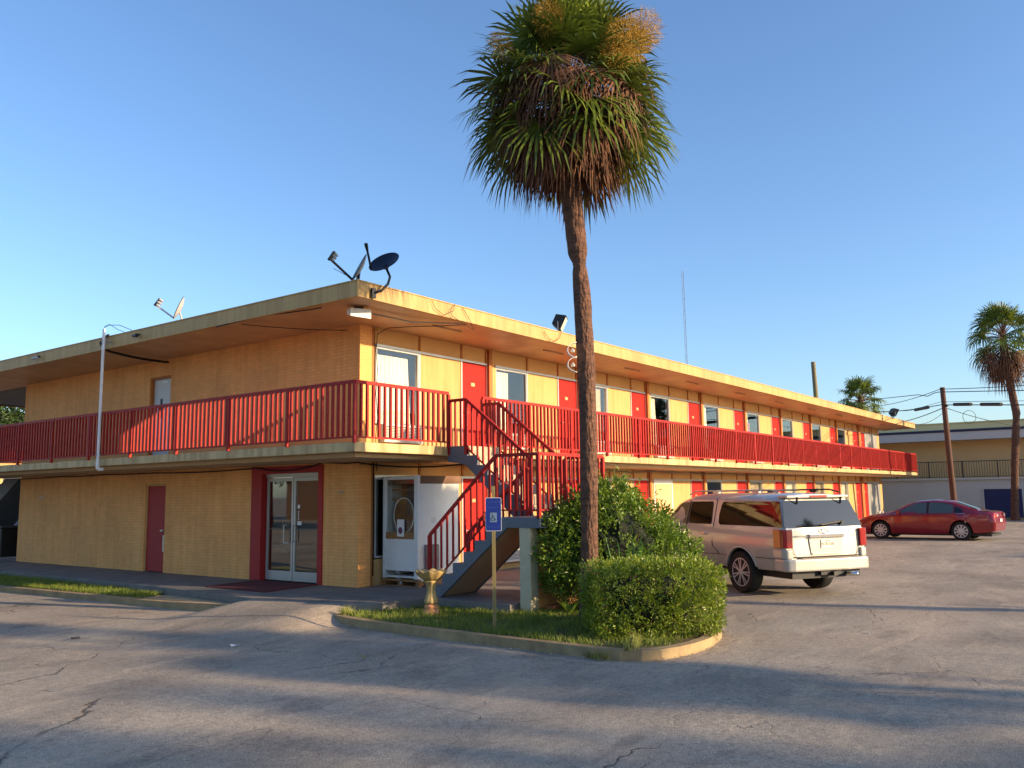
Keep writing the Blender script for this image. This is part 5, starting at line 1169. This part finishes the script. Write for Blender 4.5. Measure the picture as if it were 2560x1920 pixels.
for sg in (1, -1):
    C_.seam([(.93, .88), (.93, .95), (.92, 1.27), (.92, 1.80), (.95, 1.84)], suv, sg, .0075); C_.seam([(1.93, .5), (1.93, .95), (1.93, 1.28)], suv, sg, .0075); C_.seam([(.93, .88), (.80, .8), (.72, .72)], suv, sg, .0075); C_.seam([(2.95, .5), (2.98, .95), (2.98, 1.26)], suv, sg, .0075)
    C_.seam([(-1.27, .72), (-.85, .72), (-.46, .72)], suv, sg, .006, 'cladding_seam'); C_.seam([(.48, .72), (1.6, .70), (2.84, .70)], suv, sg, .006, 'cladding_seam')
    b = MB(); b.tube([(.49*math.cos(R(a)), sg*(C_.side(.49*math.cos(R(a)), .405+.49*math.sin(R(a)))+.004), .405+.49*math.sin(R(a))) for a in range(12, 170, 8)], .02, 6); b.build('wheel_arch_lip', m_suv, suv, smooth=True)
    b = MB(); b.tube([(3.33+.49*math.cos(R(a)), sg*(C_.side(3.33+.49*math.cos(R(a)), .405+.49*math.sin(R(a)))+.004), .405+.49*math.sin(R(a))) for a in range(12, 170, 8)], .02, 6); b.build('wheel_arch_lip', m_suv, suv, smooth=True)
    for xh in (1.12, 2.08):
        b = MB(); y = sg*(C_.side(xh, 1.10)+.035); b.tube([(xh, y-sg*.03, 1.12), (xh+.02, y, 1.12), (xh+.2, y, 1.12), (xh+.22, y-sg*.03, 1.12)], .017, 8); b.build('door_handle', m_chrome, suv, smooth=True)
    for i, xw in enumerate((0, 3.33)): wheel(suv, xw, sg*.875, .405, .27, 7, True, sg)
    # tail lamp wraps the corner
    y0 = .80; b = MB(); pl2 = [(-1.36, y0), (-1.36, .93), (-1.325, .985), (-1.25, 1.006), (-1.06, 1.008), (-1.06, .96), (-1.25, .8)]
    b = MB(); b.prism([(x, sg*y) for x, y in pl2], .93, 1.265); tl = b.build('tail_light', m_lens, suv, bevel=.008)
    b = MB(); b.prism([(x, sg*y) for x, y in [(-1.359, y0+.02), (-1.359, .91), (-1.35, .91), (-1.35, y0+.02)]], 1.08, 1.13); b.build('reverse_light', m_clr, tl, bevel=.006)
    C_.panel([(-1.275, 1.31), (-1.10, 1.31), (-.94, 1.79), (-1.24, 1.79)] if sg > 0 else [(-1.275, 1.31), (-1.10, 1.31), (-.94, 1.79), (-1.24, 1.79)], 'rear_pillar_glass', m_tint, suv, .004, both=False) if sg > 0 else None
    # roof rails
    b = MB(); b.tube([(2.1, sg*.72, 1.93), (1.9, sg*.71, 2.0), (-.7, sg*.71, 2.005), (-.95, sg*.72, 1.95)], .017, 8); b.box(-.35, -.15, sg*.71-.03, sg*.71+.03, 1.95, 2.0); b.box(1.0, 1.2, sg*.71-.03, sg*.71+.03, 1.95, 2.0); b.build('roof_rail', m_plast if sg < 0 else m_suv, suv)
    b = MB(); b.tube([(2.62, sg*.99, 1.33), (2.66, sg*1.08, 1.34)], .03, 6); b.box(2.6, 2.74, sg*1.17-.11, sg*1.17+.11, 1.28, 1.5); b.build('side_mirror', m_suv, suv, bevel=.03)
b = MB(); b.tube([(.2, -.7, 2.0), (.2, .7, 2.0)], .018, 8); b.tube([(1.5, -.7, 2.0), (1.5, .7, 2.0)], .018, 8); b.build('roof_crossbar', m_plast, suv)
C2 = lambda y, z: (-1.30+shear(-1.30, z)-.012, y, z)
def rearpoly(name, pts, m, off=0, parent=suv):
    b = MB(); b.add([(C2(y, z)[0]-off, y, z) for y, z in pts], [tuple(range(len(pts)))]); return b.build(name, m, parent)
rearpoly('rear_window', rp([(-.925, 1.30), (.925, 1.30), (.79, 1.80), (-.79, 1.80)], .05), m_tint)
b = MB(); b.bar((-1.335, .1, 1.345), (-1.3, -.42, 1.40), .02, .03); b.tube([(-1.33, -.42, 1.38), (-1.28, -.42, 1.38)], .03, 8); b.build('wiper', m_plast, suv)
b = MB(); b.box(-1.18, -.9, -.74, .74, 1.845, 1.90); b.build('roof_spoiler', m_suv, suv, bevel=.02)
b = MB(); b.box(-1.19, -1.1, -.2, .2, 1.855, 1.893); b.build('brake_light', m_lens, suv)
for y in (-.52, .52): b = MB(); b.bar((-1.20, y, 1.86), (-1.15, y-.03, 1.74), .035, .02); b.build('window_hinge', m_plast, suv)
# tailgate details
for sg in (1, -1):
    b = MB(); b.tube([(-1.322, sg*.795, 1.29), (-1.325, sg*.79, .95), (-1.327, sg*.74, .80), (-1.328, sg*.68, .745), (-1.33, 0, .74)], .005, 4); b.build('tailgate_seam', m_seam, suv)
b = MB(); b.box(-1.365, -1.30, -.41, .41, 1.10, 1.175); b.build('chrome_trim', m_chrome, suv, bevel=.012)
b = MB(); b.prism_ax(rp([(-.36, .80), (.36, .80), (.40, 1.098), (-.40, 1.098)], .04), -1.330, -1.318, 'x'); rc = b.build('plate_recess', m_suv, suv, bevel=.004)
b = MB(); b.prism_ax(rp([(-.36, .795), (.36, .795), (.33, .82), (-.33, .82)], .01), -1.35, -1.331, 'x'); b.build('recess_lip', m_suv, suv)
b = MB(); b.prism_ax(rp([(-.17, .91), (.13, .91), (.13, 1.07), (-.17, 1.07)], .01), -1.345, -1.3385, 'x'); pt = b.build('licence_plate', mat('plate_white', (226, 216, 196), .5, var=.03), suv)
m_ink = mat('plate_ink', (70, 50, 44), .6, var=0)
RR_ = (R(90), 0, R(-90))
text('lettering', 'RCB1558', .075, m_ink, pt, (-1.3465, -.02, .985), RR_, .0005, bold=.001); text('lettering', 'GEORGIA', .03, m_ink, pt, (-1.3465, -.02, 1.045), RR_, .0005)
text('badge', 'EXPEDITION', .052, m_grey, suv, (-1.333, .58, 1.135), RR_, .002, bold=.001); text('badge', 'XLT', .034, m_grey, suv, (-1.333, -.68, 1.135), RR_, .002)
b = MB(); b.tube([(-1.335, 1.0*.105*math.cos(6.283*i/24), 1.235+.042*math.sin(6.283*i/24)) for i in range(25)], .011, 6); b.build('oval_emblem', m_chrome, suv, smooth=True)
# bumper
def plan(x0, hw, r, xf): return [(xf, -hw), (x0+r, -hw), (x0+r*.3, -hw+r*.25), (x0, -hw+r), (x0-.02, -hw*.4), (x0-.02, hw*.4), (x0, hw-r), (x0+r*.3, hw-r*.25), (x0+r, hw), (xf, hw)]
b = MB(); b.prism(plan(-1.44, .985, .16, -1.02), .50, .73); bp_ = b.build('rear_bumper', m_suv, suv, bevel=.035)
b = MB(); b.box(-1.335, -1.2, -.8, .8, .746, .765); b.build('tailgate_gap', m_seam, suv)
b = MB(); b.box(-1.44, -1.3, -.66, .66, .731, .745); b.build('bumper_step', mat('bumper_step_plastic', (120, 108, 98), .6, var=.05), suv)
for sg in (1, -1): b = MB(); b.prism([(-1.36, sg*.80), (-1.36, sg*.93), (-1.25, sg*.985), (-1.0, sg*.99), (-1.0, sg*.8)], .728, .90); b.build('bumper_corner', m_suv, suv, bevel=.03)
b = MB(); b.box(-1.3, 3.6, -.80, .80, .36, .50); b.box(-1.38, -1.2, -.28, .20, .42, .5); b.box(-.15, .15, -.75, .75, .33, .45); b.build('underbody', m_plast, suv)
b = MB(); b.box(-1.46, -1.3, -.13, -.03, .41, .48); b.build('tow_receiver', m_blk, suv)
b = MB(); b.tube([(-1.0, -.5, .40), (-1.3, -.46, .42), (-1.56, -.50, .43)], .04, 12); b.build('exhaust_pipe', m_chrome, suv, smooth=True)
b = MB(); xf = -.55; zf = 1.09; b.tube([(xf+.085*math.cos(6.283*i/24), C_.side(xf, zf)+.003, zf+.085*math.sin(6.283*i/24)) for i in range(25)], .0045, 4); b.build('fuel_door_seam', m_seam, suv)
# front
def screen(car, xa, xb, fa, fb, parent, m, name, off=.007):
    b = MB(); n = 12; k = 8
    for i in range(n+1):
        x = xa+(xb-xa)*i/n; zs, zm, zb, ys, ym, yb, ze, ye, zt = smooth_tab(car.tab, x); w_ = (fa+(fb-fa)*i/n)*ye
        for j in range(k+1):
            y = -w_+2*w_*j/k; ay = abs(y); z = zt-.012*(zt-ze)/.1*min(1, ay/(ye*.6)) if ay < ye*.6 else (zt-.012*(zt-ze)/.1)+((ze+.02)-(zt-.012*(zt-ze)/.1))*(ay-ye*.6)/(ye-.03-ye*.6)
            b.v.append((x+car.shear(x, z), y, z+off))
    for i in range(n):
        for j in range(k): q = i*(k+1)+j; b.f.append((q, q+1, q+k+2, q+k+1)); b.m.append(0)
    return b.build(name, m, parent, smooth=True)
screen(C_, 2.42, 3.0, .90, .90, suv, m_tint, 'windscreen')
b = MB(); b.box(4.2, 4.32, -.45, .45, .62, .95); b.build('grille', m_chrome, suv, bevel=.02)
for sg in (1, -1): b = MB(); b.box(4.1, 4.27, sg*.68-.17, sg*.68+.17, .72, .93); b.build('headlight', m_clr, suv, bevel=.03)
b = MB(); b.prism([(x, y) for x, y in [(3.9, -.95), (4.2, -.95), (4.38, -.7), (4.42, 0), (4.38, .7), (4.2, .95), (3.9, .95)]], .42, .62); b.build('front_bumper', m_suv, suv, bevel=.04)
# ---- sedan
sd = thing('sedan_car', 'maroon red sedan parked nose in at the far end of the motel', 'car', (22.15, -7.35, gz(22, -7.35)), R(86.), scale=.965)
T2 = [(-1.07, .34, .62, .93, .80, .84, .80, .98, .68, 1.0), (-.9, .30, .62, .97, .86, .89, .83, 1.02, .72, 1.045), (-.62, .27, .62, .97, .87, .905, .84, 1.03, .72, 1.06), (-.25, .26, .62, .965, .88, .91, .845, 1.16, .66, 1.22), (.25, .24, .62, .96, .88, .91, .85, 1.33, .62, 1.405), (.9, .22, .6, .95, .88, .91, .85, 1.39, .60, 1.465),
      (1.45, .22, .6, .94, .88, .91, .85, 1.35, .61, 1.43), (1.95, .22, .6, .935, .88, .91, .85, 1.17, .67, 1.26), (2.35, .22, .6, .93, .88, .91, .84, 1.0, .74, 1.07), (2.6, .22, .6, .91, .88, .905, .82, .93, .76, .99), (3.2, .22, .58, .80, .87, .89, .78, .83, .72, .90), (3.6, .24, .55, .70, .80, .82, .7, .72, .64, .77), (3.75, .28, .5, .6, .7, .72, .62, .62, .56, .66)]
S_ = Car(T2, (0, 2.78), .375, -1.07, 3.75, lambda x, z: -.06*ss((.7-abs(z-.62)*2)/.7)*ss((-.85-x)/.2)+.06*ss((.7-abs(z-.5)*2)/.7)*ss((x-3.45)/.3)); S_.zc = .33
S_.body(sd, m_rpaint, .33)
S_.panel(rp([(-.12, .985), (.20, .975), (.20, 1.22), (-.02, 1.12)], .02), 'quarter_window', m_tint, sd)
S_.panel(rp([(.24, .975), (1.06, .965), (1.06, 1.355), (.62, 1.345), (.24, 1.25)], .03), 'rear_door_window', m_tint2, sd)
S_.panel(rp([(1.14, .965), (2.22, .955), (1.85, 1.17), (1.50, 1.32), (1.14, 1.355)], .03), 'front_door_window', m_tint2, sd)
S_.panel([(1.07, .96), (1.13, .96), (1.13, 1.37), (1.07, 1.37)], 'door_pillar', m_plast, sd, .007)
S_.panel([(-.16, .955), (2.3, .93), (2.3, .942), (-.16, .97)], 'window_trim', m_chrome, sd, .008)
for sg in (1, -1):
    S_.seam([(1.1, .30), (1.1, .62), (1.1, .95)], sd, sg, .004); S_.seam([(2.2, .30), (2.25, .62), (2.3, .93)], sd, sg, .004); S_.seam([(.05, .96), (.12, .8), (.32, .66), (.42, .45), (.44, .3)], sd, sg, .004)
    for xh in (.32, 1.3): b = MB(); y = sg*(S_.side(xh, .84)+.02); b.tube([(xh, y, .84), (xh+.16, y, .84)], .014, 6); b.build('door_handle', m_rpaint, sd)
    for xw in (0, 2.78): wheel(sd, xw, sg*.79, .33, .21, 10, False, sg)
    b = MB(); P_ = [(-1.14, .50), (-1.13, .66), (-1.06, .80), (-.80, .845), (-.80, .75), (-1.0, .5)]
    b.prism([(x, sg*y) for x, y in P_], .78, .97); b.build('tail_light', m_lens, sd, bevel=.03)
    b = MB(); b.prism([(x, sg*y) for x, y in [(-1.146, .5), (-1.136, .64), (-1.06, .6), (-1.0, .5)]], .85, .93); b.build('reverse_light', m_clr, sd)
    b = MB(); b.prism([(3.72, sg*.46), (3.62, sg*.66), (3.25, sg*.80), (3.3, sg*.62)], .60, .74); b.build('headlight', m_clr, sd, bevel=.02)
    b = MB(); b.box(2.02, 2.14, sg*.95-.08, sg*.95+.08, .93, 1.06); b.tube([(2.08, sg*.84, .96), (2.08, sg*.92, .97)], .02, 6); b.build('side_mirror', m_rpaint, sd, bevel=.025)
screen(S_, -.52, .16, .88, .90, sd, m_tint2, 'rear_window')
screen(S_, 1.6, 2.34, .90, .92, sd, m_tint, 'windscreen')
b = MB(); b.box(-.95, 3.4, -.75, .75, .16, .24); b.build('underbody', m_plast, sd)
b = MB(); b.box(3.70, 3.80, -.35, .35, .34, .5); b.build('grille', m_plast, sd, bevel=.02)
b = MB(); b.box(-1.135, -1.12, -.16, .16, .66, .76); b.build('licence_plate', m_white, sd)
